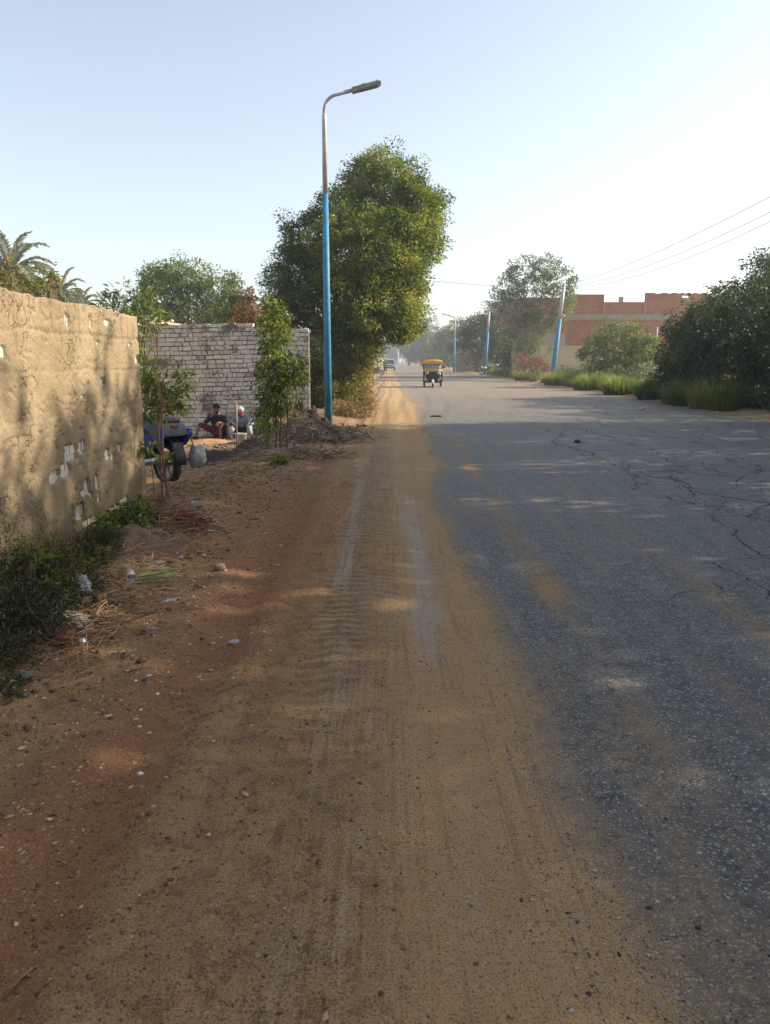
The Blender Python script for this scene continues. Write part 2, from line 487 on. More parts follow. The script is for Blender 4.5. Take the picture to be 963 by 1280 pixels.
def ground_mat():
    m, nt, b, out = newmat('dusty_asphalt_and_soil')
    co = nt.nodes.new('ShaderNodeTexCoord').outputs['Object']
    def A(n):
        a = nt.nodes.new('ShaderNodeAttribute'); a.attribute_name = n; return a.outputs['Fac']
    nf = noise(nt, co, 130, 3, .7); nm = noise(nt, co, 14, 5, .65); nl = noise(nt, co, 1.3, 5, .6)
    ny_ = noise(nt, co, 3.0, 5, .6, (2.2, .35, 1))
    nst = noise(nt, co, 1.0, 5, .7, (34, .55, 1))            # fine lines drawn by tyres along the road
    nch = noise(nt, co, 7, 7, .75)                            # churned crumbs
    # asphalt with aggregate
    vo = nt.nodes.new('ShaderNodeTexVoronoi'); nt.links.new(co, vo.inputs['Vector']); vo.inputs['Scale'].default_value = 95
    sep = nt.nodes.new('ShaderNodeSeparateColor'); nt.links.new(vo.outputs['Color'], sep.inputs[0])
    vo2 = nt.nodes.new('ShaderNodeTexVoronoi'); nt.links.new(co, vo2.inputs['Vector']); vo2.inputs['Scale'].default_value = 48
    sep2 = nt.nodes.new('ShaderNodeSeparateColor'); nt.links.new(vo2.outputs['Color'], sep2.inputs[0])
    stone = mth(nt, 'MULTIPLY', mrange(nt, sep.outputs[0], .50, 1.0), mrange(nt, vo.outputs['Distance'], .30, .55, 1, 0))
    stone2 = mth(nt, 'MULTIPLY', mrange(nt, sep2.outputs[1], .80, 1.0), mrange(nt, vo2.outputs['Distance'], .25, .5, 1, 0))
    asph = mixc(nt, mrange(nt, nm, .3, .7), (.054, .058, .060), (.108, .114, .116))
    asph = mixc(nt, mth(nt, 'MULTIPLY', mrange(nt, ny_, .4, .7), .45), asph, (.17, .16, .14))
    asph = mixc(nt, mth(nt, 'MULTIPLY', stone, .85), asph, (.46, .46, .45))
    asph = mixc(nt, mth(nt, 'MULTIPLY', stone2, .9), asph, (.42, .41, .39))
    asph = mixc(nt, mth(nt, 'MULTIPLY', A('gold'), .85), asph, mixc(nt, mrange(nt, ny_, .4, .62), (.245, .20, .155), (.17, .15, .13)))
    # cracks
    wr = nt.nodes.new('ShaderNodeTexNoise'); nt.links.new(co, wr.inputs['Vector']); wr.inputs['Scale'].default_value = 1.6; wr.inputs['Detail'].default_value = 5
    vm = nt.nodes.new('ShaderNodeVectorMath'); vm.operation = 'MULTIPLY_ADD'
    nt.links.new(wr.outputs['Color'], vm.inputs[0]); vm.inputs[1].default_value = (.9, .9, 0); nt.links.new(co, vm.inputs[2])
    mp = nt.nodes.new('ShaderNodeMapping'); nt.links.new(vm.outputs[0], mp.inputs[0]); mp.inputs['Scale'].default_value = (1.0, .40, 0)
    vc = nt.nodes.new('ShaderNodeTexVoronoi'); vc.feature = 'DISTANCE_TO_EDGE'; nt.links.new(mp.outputs[0], vc.inputs['Vector']); vc.inputs['Scale'].default_value = 1.15
    wd = mrange(nt, noise(nt, co, 2.3, 3), .45, .66, 0.0, .014)
    ck = mth(nt, 'LESS_THAN', vc.outputs['Distance'], wd)
    ck = mth(nt, 'MULTIPLY', ck, mth(nt, 'GREATER_THAN', A('crack'), .3))
    asph = mixc(nt, mth(nt, 'MULTIPLY', ck, .92), asph, (.006, .006, .007))
    # soil
    soil = mixc(nt, mrange(nt, nl, .35, .65), (.40, .225, .090), (.30, .168, .066))
    soil = mixc(nt, mth(nt, 'MULTIPLY', mrange(nt, nm, .45, .7), .45), soil, (.125, .068, .032))
    soil = mixc(nt, mth(nt, 'MULTIPLY', mrange(nt, ny_, .5, .72), .35), soil, (.33, .22, .125))
    soil = mixc(nt, mth(nt, 'MULTIPLY', A('gold'), .8), soil, (.36, .255, .15))
    # smoother lighter sand right of the tracks
    sp = nt.nodes.new('ShaderNodeSeparateXYZ'); nt.links.new(co, sp.inputs[0])
    rt = mrange(nt, mth(nt, 'ADD', sp.outputs[0], mth(nt, 'MULTIPLY', nl, .5)), -.15, .65)
    soil = mixc(nt, mth(nt, 'MULTIPLY', rt, .65), soil, (.46, .295, .140))
    soil = mixc(nt, mth(nt, 'MULTIPLY', mrange(nt, rt, 1, 0), .22), soil, (.17, .095, .044))
    dk = mrange(nt, mth(nt, 'ADD', sp.outputs[0], mth(nt, 'MULTIPLY', nl, 1.2)), -1.2, -2.0)
    soil = mixc(nt, mth(nt, 'MULTIPLY', dk, .5), soil, mixc(nt, mrange(nt, nm, .4, .6), (.21, .125, .062), (.12, .070, .038)))
    soil = mixc(nt, mth(nt, 'MULTIPLY', mth(nt, 'MULTIPLY', mth(nt, 'MULTIPLY', mrange(nt, nst, .42, .60), mrange(nt, nl, .38, .6)), rt), .42), soil, (.37, .26, .145))
    soil = mixc(nt, mth(nt, 'MULTIPLY', mth(nt, 'MULTIPLY', mrange(nt, nst, .50, .38), mrange(nt, nl, .62, .42)), .40), soil, (.14, .085, .04))
    soil = mixc(nt, mth(nt, 'MULTIPLY', mth(nt, 'MULTIPLY', mrange(nt, nch, .50, .60), mrange(nt, rt, 1, 0)), .50), soil, (.135, .075, .034))
    soil = mixc(nt, mth(nt, 'MULTIPLY', mth(nt, 'MULTIPLY', mrange(nt, nch, .47, .38), mrange(nt, rt, 1, 0)), .5), soil, (.34, .21, .10))
    # lug marks pressed across the wheel tracks
    ph = mth(nt, 'ADD', mth(nt, 'MULTIPLY', sp.outputs[1], 52.0), mth(nt, 'ADD', mth(nt, 'MULTIPLY', nl, 16.0), mth(nt, 'MULTIPLY', mth(nt, 'ABSOLUTE', mth(nt, 'ADD', sp.outputs[0], .3)), 22.0)))
    lug = mrange(nt, mth(nt, 'ADD', mth(nt, 'SINE', ph), mth(nt, 'MULTIPLY', mth(nt, 'SUBTRACT', nm, .5), 5.0)), -.3, .9)
    lugm = mth(nt, 'MULTIPLY', A('tread'), lug)
    soil = mixc(nt, mth(nt, 'MULTIPLY', lugm, .50), soil, (.42, .33, .22))
    soil = mixc(nt, mth(nt, 'MULTIPLY', mth(nt, 'MULTIPLY', A('tread'), mrange(nt, lug, .5, 0)), .36), soil, (.13, .08, .04))
    soil = mixc(nt, mrange(nt, mth(nt, 'ADD', A('red'), mth(nt, 'MULTIPLY', mth(nt, 'SUBTRACT', nm, .5), .7)), .12, 1.05, 0, .80), soil, (.25, .105, .044))
    soil = mixc(nt, mrange(nt, mth(nt, 'ADD', A('pale'), mth(nt, 'ADD', mth(nt, 'MULTIPLY', mth(nt, 'SUBTRACT', nf, .5), 1.3), mth(nt, 'MULTIPLY', mth(nt, 'SUBTRACT', nst, .5), 1.0))), .22, .85, 0, .8), soil, (.38, .33, .26))
    # specks: pale grit and dark crumbs
    soil = mixc(nt, mth(nt, 'MULTIPLY', mrange(nt, nf, .53, .62), .38), soil, (.42, .31, .18))
    soil = mixc(nt, mth(nt, 'MULTIPLY', mrange(nt, nf, .46, .38), .7), soil, (.07, .04, .022))
    soil = mixc(nt, mth(nt, 'MULTIPLY', stone2, .35), soil, (.45, .40, .33))
    # how much soil lies on the asphalt, broken up by grit
    s = mth(nt, 'ADD', A('sand'), mth(nt, 'MULTIPLY', mth(nt, 'SUBTRACT', nf, .5), 1.1))
    s = mth(nt, 'ADD', s, mth(nt, 'MULTIPLY', mth(nt, 'SUBTRACT', nm, .5), .8))
    s = mrange(nt, s, .18, .82)
    part = mth(nt, 'MULTIPLY', mrange(nt, s, 0, .5), mrange(nt, s, 1.0, .6))
    soil = mixc(nt, mth(nt, 'MULTIPLY', part, .45), soil, (.19, .15, .085))
    colr = mixc(nt, s, asph, soil)
    nt.links.new(colr, b.inputs['Base Color'])
    nt.links.new(mrange(nt, s, 0, 1, .62, .95), b.inputs['Roughness'])
    b.inputs['Specular IOR Level'].default_value = .35
    h = mth(nt, 'ADD', mth(nt, 'MULTIPLY', nf, .9), mth(nt, 'MULTIPLY', nm, 1.3))
    h = mth(nt, 'ADD', h, mth(nt, 'MULTIPLY', stone2, .5))
    h = mth(nt, 'ADD', h, mth(nt, 'MULTIPLY', mth(nt, 'MULTIPLY', nst, mrange(nt, nl, .35, .6)), .8))
    h = mth(nt, 'ADD', h, mth(nt, 'MULTIPLY', lugm, .5))
    h = mth(nt, 'ADD', h, mth(nt, 'MULTIPLY', nch, 1.5))
    h = mth(nt, 'SUBTRACT', h, mth(nt, 'MULTIPLY', ck, 3.0))
    bp = nt.nodes.new('ShaderNodeBump'); bp.inputs['Strength'].default_value = .8; bp.inputs['Distance'].default_value = .014
    nt.links.new(h, bp.inputs['Height']); nt.links.new(bp.outputs[0], b.inputs['Normal'])
    return m

GM = ground_mat()
cxm = (gx[:-1, :-1] + gx[:-1, 1:]) / 2
ground_piece('road', (cxm > .3) & (cxm < 11.6), GM)
ground_piece('dirt_shoulder', cxm <= .3, GM)
ground_piece('right_verge', cxm >= 11.6, GM)
m_field = M('dry_field_soil', (.22, .15, .08), (.12, .10, .05), scale=.05, fine=2)
MB().add([(-2500, -2500, -.45), (2500, -2500, -.45), (2500, 4500, -.45), (-2500, 4500, -.45)], [(0, 1, 2, 3)]).build('ground', m_field, kind='structure')

m_crk = M('crack_shadow', (.028, .027, .026), rough=1, bump=0)
rc = random.Random(77)
def crack_line(pts, w, mb, depth=0):
    pts = [Vector((p.x, p.y, 0)) for p in pts]
    for it in range(4):                       # ragged midpoint subdivision
        q = [pts[0]]
        for a, b in zip(pts[:-1], pts[1:]):
            d = b - a; nrm = Vector((-d.y, d.x, 0)); q += [(a + b) / 2 + nrm * rc.uniform(-.16, .16), b]
        pts = q
    V = []
    for i, p in enumerate(pts):
        d = (pts[min(i + 1, len(pts) - 1)] - pts[max(i - 1, 0)]); nrm = Vector((-d.y, d.x, 0)).normalized()
        ww = w * .85 * rc.uniform(.15, 1.3) * (.25 if rc.random() < .2 else 1) * min(1, i / 4 + .1, (len(pts) - 1 - i) / 4 + .1)
        for s in (-1, 1):
            v = p + nrm * s * ww; V.append((v.x, v.y, GZ(v.x, v.y) + .004))
    mb.add(V, [(2 * i, 2 * i + 1, 2 * i + 3, 2 * i + 2) for i in range(len(pts) - 1)])
    if depth < 2:
        for k in range(3 if depth == 0 else 1):
            i = rc.randrange(2, len(pts) - 2); a = rc.uniform(0, 6.28); L = rc.uniform(.5, 1.8) / (1 + depth)
            crack_line([pts[i], pts[i] + Vector((math.cos(a), math.sin(a) * 1.3, 0)) * L], w * .6, mb, depth + 1)
mbc = MB()
for ln, w_ in ((((640, 529), (700, 545), (760, 575), (800, 590), (860, 612), (900, 620), (962, 630)), .016), (((690, 527), (770, 548), (830, 565), (900, 590), (990, 606)), .014), (((790, 535), (870, 552), (905, 575), (990, 596)), .014),
               (((760, 575), (790, 600), (840, 625), (900, 636), (980, 655)), .012), (((880, 640), (920, 665), (980, 705)), .010), (((700, 545), (720, 562), (790, 600)), .009), (((860, 560), (850, 590), (880, 640)), .009), (((930, 570), (915, 610), (940, 650)), .010),
               (((620, 519), (700, 524), (800, 535), (900, 560)), .018), (((560, 510), (640, 520), (760, 545)), .014), (((735, 505), (800, 522), (880, 545), (980, 560)), .018), (((600, 492), (680, 505), (760, 520)), .02), (((800, 590), (850, 586), (900, 590)), .010), (((880, 700), (930, 720), (975, 760)), .006)):
    crack_line([gr(*p_) for p_ in ln], w_, mbc)
mbc.build('road_cracks', m_crk, kind='structure')

# ------------------------------------------------------------ mud plastered wall on the left
def wallx(y): return -2.80 - .022 * (8.9 - y)
def wp(px, py):
    u, v = (px - 481.5) / 960, (py - 640) / 960
    dy = CP - v * SP; dz = -SP - v * CP
    # x = u t ; y = dy t ; x = -2.80-.022(8.9-y)
    t = (-2.80 - .022 * 8.9) / (u - .022 * dy)
    return dy * t, EYE + dz * t

def mud_mat():
    m, nt, b, out = newmat('mud_plaster')
    co = nt.nodes.new('ShaderNodeTexCoord').outputs['Object']
    n1 = noise(nt, co, 1.6, 6, .65); n2 = noise(nt, co, 11, 6, .7); n3 = noise(nt, co, 90, 3, .7)
    c = mixc(nt, mrange(nt, n1, .35, .65), (.38, .30, .195), (.30, .232, .145))
    c = mixc(nt, mth(nt, 'MULTIPLY', mrange(nt, n2, .5, .75), .5), c, (.22, .145, .075))
    c = mixc(nt, mth(nt, 'MULTIPLY', mrange(nt, n2, .45, .25), .4), c, (.37, .275, .155))
    c = mixc(nt, mth(nt, 'MULTIPLY', mrange(nt, n3, .6, .78), .6), c, (.40, .31, .18))
    sp = nt.nodes.new('ShaderNodeSeparateXYZ'); nt.links.new(co, sp.inputs[0])
    low = mrange(nt, mth(nt, 'ADD', sp.outputs[2], mth(nt, 'MULTIPLY', n1, .8)), .55, 1.25, 1, 0)      # darker towards the foot
    c = mixc(nt, mth(nt, 'MULTIPLY', low, .55), c, (.15, .115, .062))
    vw = nt.nodes.new('ShaderNodeTexNoise'); nt.links.new(co, vw.inputs['Vector']); vw.inputs['Scale'].default_value = 6; vw.inputs['Detail'].default_value = 4
    vm = nt.nodes.new('ShaderNodeVectorMath'); vm.operation = 'MULTIPLY_ADD'; nt.links.new(vw.outputs['Color'], vm.inputs[0]); vm.inputs[1].default_value = (.25, .25, .25); nt.links.new(co, vm.inputs[2])
    vc = nt.nodes.new('ShaderNodeTexVoronoi'); vc.feature = 'DISTANCE_TO_EDGE'; nt.links.new(vm.outputs[0], vc.inputs['Vector']); vc.inputs['Scale'].default_value = 5.5
    ck = mth(nt, 'MULTIPLY', mrange(nt, vc.outputs['Distance'], .022, .0), mrange(nt, noise(nt, co, 2.1, 3), .50, .60))
    c = mixc(nt, mth(nt, 'MULTIPLY', ck, .7), c, (.13, .09, .05))
    stw = noise(nt, co, 1.0, 3, .6, (60, 22, 90)); c = mixc(nt, mth(nt, 'MULTIPLY', mrange(nt, stw, .60, .70), .55), c, (.50, .41, .26))
    pit = noise(nt, co, 28, 5, .75); c = mixc(nt, mth(nt, 'MULTIPLY', mrange(nt, pit, .42, .34), .6), c, (.17, .12, .07))
    nt.links.new(c, b.inputs['Base Color']); b.inputs['Roughness'].default_value = .95; b.inputs['Specular IOR Level'].default_value = .15
    bp = nt.nodes.new('ShaderNodeBump'); bp.inputs['Strength'].default_value = .9; bp.inputs['Distance'].default_value = .02
    hh_ = mth(nt, 'SUBTRACT', mth(nt, 'ADD', mth(nt, 'ADD', n2, pit), mth(nt, 'MULTIPLY', n3, .5)), mth(nt, 'MULTIPLY', ck, .8))
    nt.links.new(hh_, bp.inputs['Height']); nt.links.new(bp.outputs[0], b.inputs['Normal'])
    return m

def brick_mat(name, c1, c2, mort=None, cover=0.0, tint=.3):
    m, nt, b, out = newmat(name)
    co = nt.nodes.new('ShaderNodeTexCoord').outputs['Object']
    n1 = noise(nt, co, 2.2, 5, .65); n2 = noise(nt, co, 26, 4, .7)
    a = nt.nodes.new('ShaderNodeAttribute'); a.attribute_name = 'tint'
    c = mixc(nt, a.outputs['Fac'], c2, c1)
    c = mixc(nt, mth(nt, 'MULTIPLY', mrange(nt, n2, .48, .7), .5), c, tuple(v * .55 for v in c1))
    if mort:
        f = mth(nt, 'ADD', mth(nt, 'MULTIPLY', n1, .9), mth(nt, 'MULTIPLY', n2, .5))
        c = mixc(nt, mrange(nt, f, .80 - cover, .92 - cover), c, mort)
    nt.links.new(c, b.inputs['Base Color']); b.inputs['Roughness'].default_value = .92; b.inputs['Specular IOR Level'].default_value = .2
    bp = nt.nodes.new('ShaderNodeBump'); bp.inputs['Strength'].default_value = .5; bp.inputs['Distance'].default_value = .01
    nt.links.new(n2, bp.inputs['Height']); nt.links.new(bp.outputs[0], b.inputs['Normal'])
    return m

m_mud = mud_mat()
m_wbrick = brick_mat('white_limestone_brick', (.62, .60, .55), (.46, .44, .40))
m_pmortar = M('pale_mortar', (.46, .42, .35), (.36, .32, .26), scale=9)
m_mortar = M('grey_mortar', (.22, .185, .15), (.14, .12, .10), scale=5)
Y0, Y1 = -4.0, 8.9
yy = np.concatenate([np.arange(Y0, 4.6, .06), np.arange(4.6, Y1 + .001, .014)]); yy[-1] = Y1
zz = np.arange(-.05, 2.2001, .014)
wy, wz = np.meshgrid(yy, zz)
top = 2.185 + .035 * (fbm(yy * 1.3, yy * 0, 111, 4) - .5) * 2 + .030 * (fbm(yy * 9, yy * 0, 113, 3) - .5) + .020 * (8.9 - np.maximum(yy, 3))
wzz = wz / 2.2 * top[None, :]
h = .022 * (fbm(wy * 1.7, wzz * 1.7, 121, 2) - .5) + .008 * (fbm(wy * 9, wzz * 12, 122, 4) - .5) + .012 * (fbm(wy * 34, wzz * 30, 123, 2) - .5)
# ragged lift lines where the plaster was thrown on, and upright cracks near the top
for zc, am in ((1.93, .012), (1.60, .009), (1.22, .007), (.8, .006)):
    line = wzz - zc - .05 * (fbm(wy * 2.2, wy * 0 + zc, 125, 3) - .5)
    h -= am * np.exp(-(line / .018) ** 2) * (.3 + vnoise(wy * 3, wy * 0 + zc * 9, 127))
for k in range(26):
    yc = 4.4 + k * .21 + .05 * math.sin(k * 7.1)
    h -= .026 * np.exp(-((wy - yc - .03 * (fbm(wzz * 5, wzz * 0 + k, 129, 2) - .5)) / .010) ** 2) * ss(1.78 - .12 * math.sin(k * 3.3), 1.9, wzz) * (.4 + .6 * (k % 3 > 0))
for k in range(150):          # small pits and scratches
    rr = random.Random(k * 5 + 1); yc, zc = rr.uniform(4.6, 8.8), rr.uniform(.4, 2.1)
    sl = rr.uniform(-.7, .7); L = rr.uniform(.03, .1)
    dy, dz = wy - yc, wzz - zc
    h -= .018 * np.exp(-((dz - sl * dy) / .010) ** 2 - (dy / L) ** 2)
hole = np.zeros_like(h)
def patch(px, py, wpx, hpx, s=1.12):
    yc, zc = wp(px, py); y2, z2 = wp(px + wpx / 2, py); y3, z3 = wp(px, py - hpx / 2)
    a, b = abs(y2 - yc) * s, abs(z3 - zc) * s
    n = .8 * (fbm(wy * 18, wzz * 16, int(px * 3 + py) % 997, 3) - .5)
    a, b = max(a, .022), max(b, .018)
    q = np.maximum(np.abs(wy - yc) / a, np.abs(wzz - zc) / b) * .6 + .4 * np.hypot((wy - yc) / a, (wzz - zc) / b)
    np.maximum(hole, 1 - ss(.98, 1.12, q + n), out=hole)
for p in ((89, 566, 13, 19), (102, 560, 8, 15), (82, 588, 11, 15), (69, 597, 10, 16), (135, 569, 6, 14), (141, 571, 5, 8), (109, 610, 7, 20), (103, 618, 5, 9),
          (115, 620, 4, 9), (122, 604, 4, 18), (124, 622, 3, 11), (133, 620, 3, 7), (100, 641, 9, 18), (90, 641, 4, 14), (114, 655, 14, 15), (128, 648, 9, 9), (142, 638, 12, 10),
          (155, 630, 10, 12), (170, 625, 9, 6), (179, 628, 9, 12), (104, 656, 3, 8), (90, 656, 3, 7), (3, 440, 7, 16), (83, 400, 6, 14), (129, 478, 6, 11), (135, 404, 8, 8), (113, 402, 3, 14),
          (102, 380, 7, 18), (92, 374, 16, 6), (61, 372, 6, 18), (141, 386, 14, 17), (118, 383, 14, 8), (161, 391, 10, 7), (176, 396, 9, 7), (171, 450, 5, 9), (22, 388, 3, 12), (110, 480, 3, 5),
          (163, 432, 3, 6), (122, 430, 4, 7), (104, 496, 4, 4), (111, 575, 3, 10), (150, 560, 3, 10), (90, 530, 3, 5)):
    patch(*p)
hx = wallx(wy) + np.maximum(h + .006, -.012) * (1 - hole) - hole * .026
Vw = np.stack([hx, wy, wzz], -1)
# return the plaster round the top and the end so the sheet has thickness
ry, rz_ = wy.shape[1], wy.shape[0]
ring_top = Vw[-1].copy(); ring_top[:, 0] -= .24
end = Vw[:, -1].copy()
idm = np.arange(rz_ * ry).reshape(rz_, ry)
Fw = np.stack([idm[:-1, :-1], idm[:-1, 1:], idm[1:, 1:], idm[1:, :-1]], -1).reshape(-1, 4)
Vall = np.concatenate([Vw.reshape(-1, 3), ring_top, ring_top * [1, 1, 0]])
o1 = rz_ * ry
it = np.arange(ry) + o1; ib = it + ry
F2 = np.stack([idm[-1, :-1], idm[-1, 1:], it[1:], it[:-1]], -1)
F3 = np.stack([it[:-1], it[1:], ib[1:], ib[:-1]], -1)
wall_root = empty('mud_plastered_wall', (-2.9, 4, 0), label='long sunlit tan mud-plastered wall with white brick showing through', cat='wall')
off = np.array([-2.9, 4, 0])
me = np_mesh('plaster', Vall - off, np.concatenate([Fw, F2, F3]))
link_mesh('plaster', me, m_mud, wall_root, True)
mb = MB(); rr = random.Random(4)
for k in range(17):
    z = .01 + k * .122; y = Y0 + .03 + (.13 if k % 2 else 0)
    while y < Y1 - .02:
        L = min(.245, Y1 - .004 - y)
        if L > .05:
            mb.box((wallx(y) - .017 - .11 + rr.uniform(-.003, .003) + 2.9, y + L / 2 - 4, z + .056), (.22, L - .005, .117), tint=rr.random())
        y += .257
mb.build('brickwork', m_wbrick, wall_root)
mb = MB().box((wallx(2.4) - .024 - .08 + 2.9 + .0, (Y0 + Y1) / 2 - 4, 1.07), (.16, Y1 - Y0 - .04, 2.13), rot=Matrix.Rotation(-.022, 3, 'Z'))
mb.build('mortar', m_pmortar, wall_root)

# ------------------------------------------------------------ white brick wall across the yard
m_gbrick = brick_mat('weathered_white_brick', (.78, .69, .56), (.53, .455, .36), (.20, .16, .12), .07)
def brick_wall(name, label, A, B, z0, tops, bmat, course=.113, L=.236, thick=.24, seed=3, rough_top=True):
    """tops: list of (t, height) along the wall; bricks laid in a stretcher bond"""
    A, B = Vector((A[0], A[1], 0)), Vector((B[0], B[1], 0))
    d = (B - A).normalized(); Lw = (B - A).length
    root = empty(name, A, label=label, cat='wall')
    rot = Matrix.Rotation(math.atan2(d.y, d.x), 3, 'Z')
    rr = random.Random(seed); mb = MB(); mo = MB()
    def H(t): return float(np.interp(t, [q[0] for q in tops], [q[1] for q in tops]))
    k = 0; z = z0
    while z < max(q[1] for q in tops):
        c = course * rr.uniform(.95, 1.05)
        s = -rr.random() * L
        while s < Lw:
            l = L * rr.choice((1, 1, 1, .5, .9)) * rr.uniform(.93, 1.05)
            a, b = max(s, 0), min(s + l, Lw)
            if b - a > .04 and z + c * .8 < H((a + b) / 2) + rr.uniform(-.02, .04):
                dz = .022 * math.sin(a * 1.3 + z * .7) + rr.uniform(-.006, .006)
                mb.box(rot @ Vector(((a + b) / 2, rr.uniform(-.008, .006), z + c / 2 + dz)), (b - a - rr.uniform(.012, .026), thick, c - rr.uniform(.014, .026)), rot=rot @ Matrix.Rotation(rr.uniform(-.03, .03), 3, 'Y'), tint=rr.random() ** .7, jit=.008)
            s += l
        z += c; k += 1
    n = 40
    for i in range(n):
        t0, t1 = Lw * i / n, Lw * (i + 1) / n
        hh = H((t0 + t1) / 2) - .10
        mo.box(rot @ Vector(((t0 + t1) / 2, 0, (z0 + hh) / 2)), (t1 - t0 + (-.002 if i % 2 else .002), thick - .036 - (.002 if i % 2 else 0), hh - z0), rot=rot)
    mb.build('bricks', bmat, root); mo.build('mortar', m_mortar, root)
    return root
brick_wall('white_brick_wall', 'weathered white brick wall in shade behind the two seated people', (-8.4, 20.3), (-1.96, 20.3), -.42,
           [(0, 2.68), (4.8, 2.62), (5.1, 2.55), (6.44, 2.52)], m_gbrick, thick=.24)
m_obrick = brick_mat('sunlit_pale_brick', (.62, .47, .36), (.50, .36, .27), (.25, .2, .16), .02)
brick_wall('far_brick_wall', 'far pale brick wall rising to the left above the shaded brick wall', (-9.4, 25.2), (-7.4, 34), -.3, [(0, 3.35), (4, 3.22), (9.1, 3.0)], m_obrick, thick=.24, seed=8)
# ------------------------------------------------------------ posts and wires
m_blue = M('blue_pole_paint', (.040, .24, .42), (.035, .16, .28), rough=.6, scale=7, bump=.25, fine=35)
m_galv = M('weathered_galvanised_steel', (.50, .48, .50), (.38, .36, .38), rough=.55, scale=5, bump=.1, metal=.2)
m_lampgrey = M('lamp_housing_grey', (.25, .26, .22), (.18, .19, .16), rough=.5, scale=9)
m_dark = M('dark_metal', (.03, .03, .035), rough=.5)
m_glass = M('lamp_glass', (.35, .36, .36), rough=.15, bump=0)

def lamp_post(loc, label, group, H=7.25, blue=4.95, tilt=(0, 0), rz=0, arm=1.05, head=True, r0=.098, r1=.055, name='lamp_post'):
    root = empty(name, loc, label=label, cat='lamp post' if head else 'pole', group=group)
    root.rotation_euler = (tilt[0], tilt[1], rz)
    rb = r0 + (r1 - r0) * blue / H
    MB().tube([(0, 0, -.2), (0, 0, blue * .5), (0, 0, blue)], [r0, (r0 + rb) / 2 + .004, rb + .004], 16).build('painted_pole', m_blue, root, True)
    mb = MB()
    if head:
        mb.tube([(0, 0, blue - .05), (0, 0, H - .55), (0, 0, H - .42)], [rb, r1, r1 * .8], 12)
        mb.build('upper_pole', m_galv, root, True)
        pts = [(0, 0, H - .5)]
        for k in range(7):
            a = k / 6 * math.pi * .43
            pts.append((.34 * (1 - math.cos(a)), 0, H - .36 + .36 * math.sin(a)))
        ex, ez = pts[-1][0], pts[-1][2]
        pts.append((ex + arm * .42, 0, ez + arm * .10))
        MB().tube(pts, r1 * .72, 10).build('arm', m_galv, root, True)
        hp = Vector(pts[-1]); rt = Matrix.Rotation(-.235, 3, 'Y')
        hd = empty('lamp_head', hp); hd.parent = root; hd.rotation_euler = (0, -.235, 0); hd.scale = (1, .85, .8)
        h = MB(); h.box((-.13, 0, .01), (.22, .085, .085)); h.box((.05, 0, .0), (.17, .20, .15), taper=.9)
        h.prism([(.13, -.065), (.62, -.055), (.69, -.02), (.69, .03), (.62, .055), (.13, .06)], -.14, .14)
        h.build('housing', m_lampgrey, hd, bevel=.012)
        g = MB()
        for k in range(9): g.box((.18 + k * .05, 0, .066), (.012, .24, .03))
        g.tube([(.26, 0, .06), (.26, 0, .13)], .016, 8); g.tube([(.6, 0, .05), (.6, 0, .13)], .02, 8)
        g.build('cooling_fins', m_lampgrey, hd)
        MB().box((.38, 0, -.066), (.44, .22, .012)).build('lens', m_glass, hd)
    else:
        mb.tube([(0, 0, blue - .05), (0, 0, H)], [rb, r1], 12); mb.build('upper_pole', m_galv, root, True)
    return root

p = gr(411, 533)
lamp_post((p.x, p.y, -.02), 'tall blue and grey street lamp post nearest the camera, rising beside the big tree', 'street lamp posts', H=7.98, blue=5.72)
PW = 'blue painted roadside poles'
def crossarm(root, H):
    MB().box((0, 0, H - .28), (.9, .07, .07)).build('crossarm', m_dark, root)
    for k in (-.4, 0, .4):
        MB().tube([(k, 0, H - .26), (k, 0, H - .2), (k, 0, H - .17), (k, 0, H - .13)], [.02, .045, .03, .04], 8).build('insulator', M_ins, root, True)
M_ins = M('insulator_porcelain', (.22, .12, .08), rough=.3)
P1 = Vector((12.75, 59.5, .05))
r_ = lamp_post(P1, 'leaning pole painted blue below, in front of the red brick building, carrying the wires', PW, H=7.2, blue=4.7, tilt=(0, .085), head=False, r0=.2, r1=.12, name='utility_pole'); crossarm(r_, 7.2)
r_ = lamp_post((11.75, 92, 0), 'slightly leaning blue pole beside the parked cargo tricycle', PW, H=7.2, blue=4.9, tilt=(0, .05), head=False, r0=.2, r1=.12, name='utility_pole')
r_ = lamp_post((10.35, 117, 0), 'distant lamp post whose arm points left, near the low shelter', 'street lamp posts', H=8.0, blue=4.9, rz=math.pi, arm=2.6, r0=.17, r1=.1)
for i, (x_, y_, h_) in enumerate(((11.6, 175, 8.0), (11.2, 206, 8.0))):
    lamp_post((x_, y_, 0), ('far hazy blue-based post, first beyond the lamp post with the long arm', 'far hazy post, second beyond the lamp post with the long arm')[i], 'far hazy posts', H=h_, blue=3.6, head=False, r0=.16, r1=.12, name='utility_pole')
m_whitepost = M('pale_post_paint', (.62, .62, .6), rough=.6)
for i, (px_, D_) in enumerate(((498, 330), (504, 300), (511, 270))):
    p = at(px_, 452, D_)
    mb = MB().tube([(0, 0, -.4), (0, 0, 6.3 - i * .3)], [.3, .22], 8)
    mb.build('pale_post', m_whitepost, None, True, label=('leftmost of three pale hazy posts at the far end of the road', 'middle of three pale hazy posts at the far end of the road', 'rightmost of three pale hazy posts at the far end of the road')[i], cat='post', group='pale posts far down the road').location = (p.x, D_, 0)
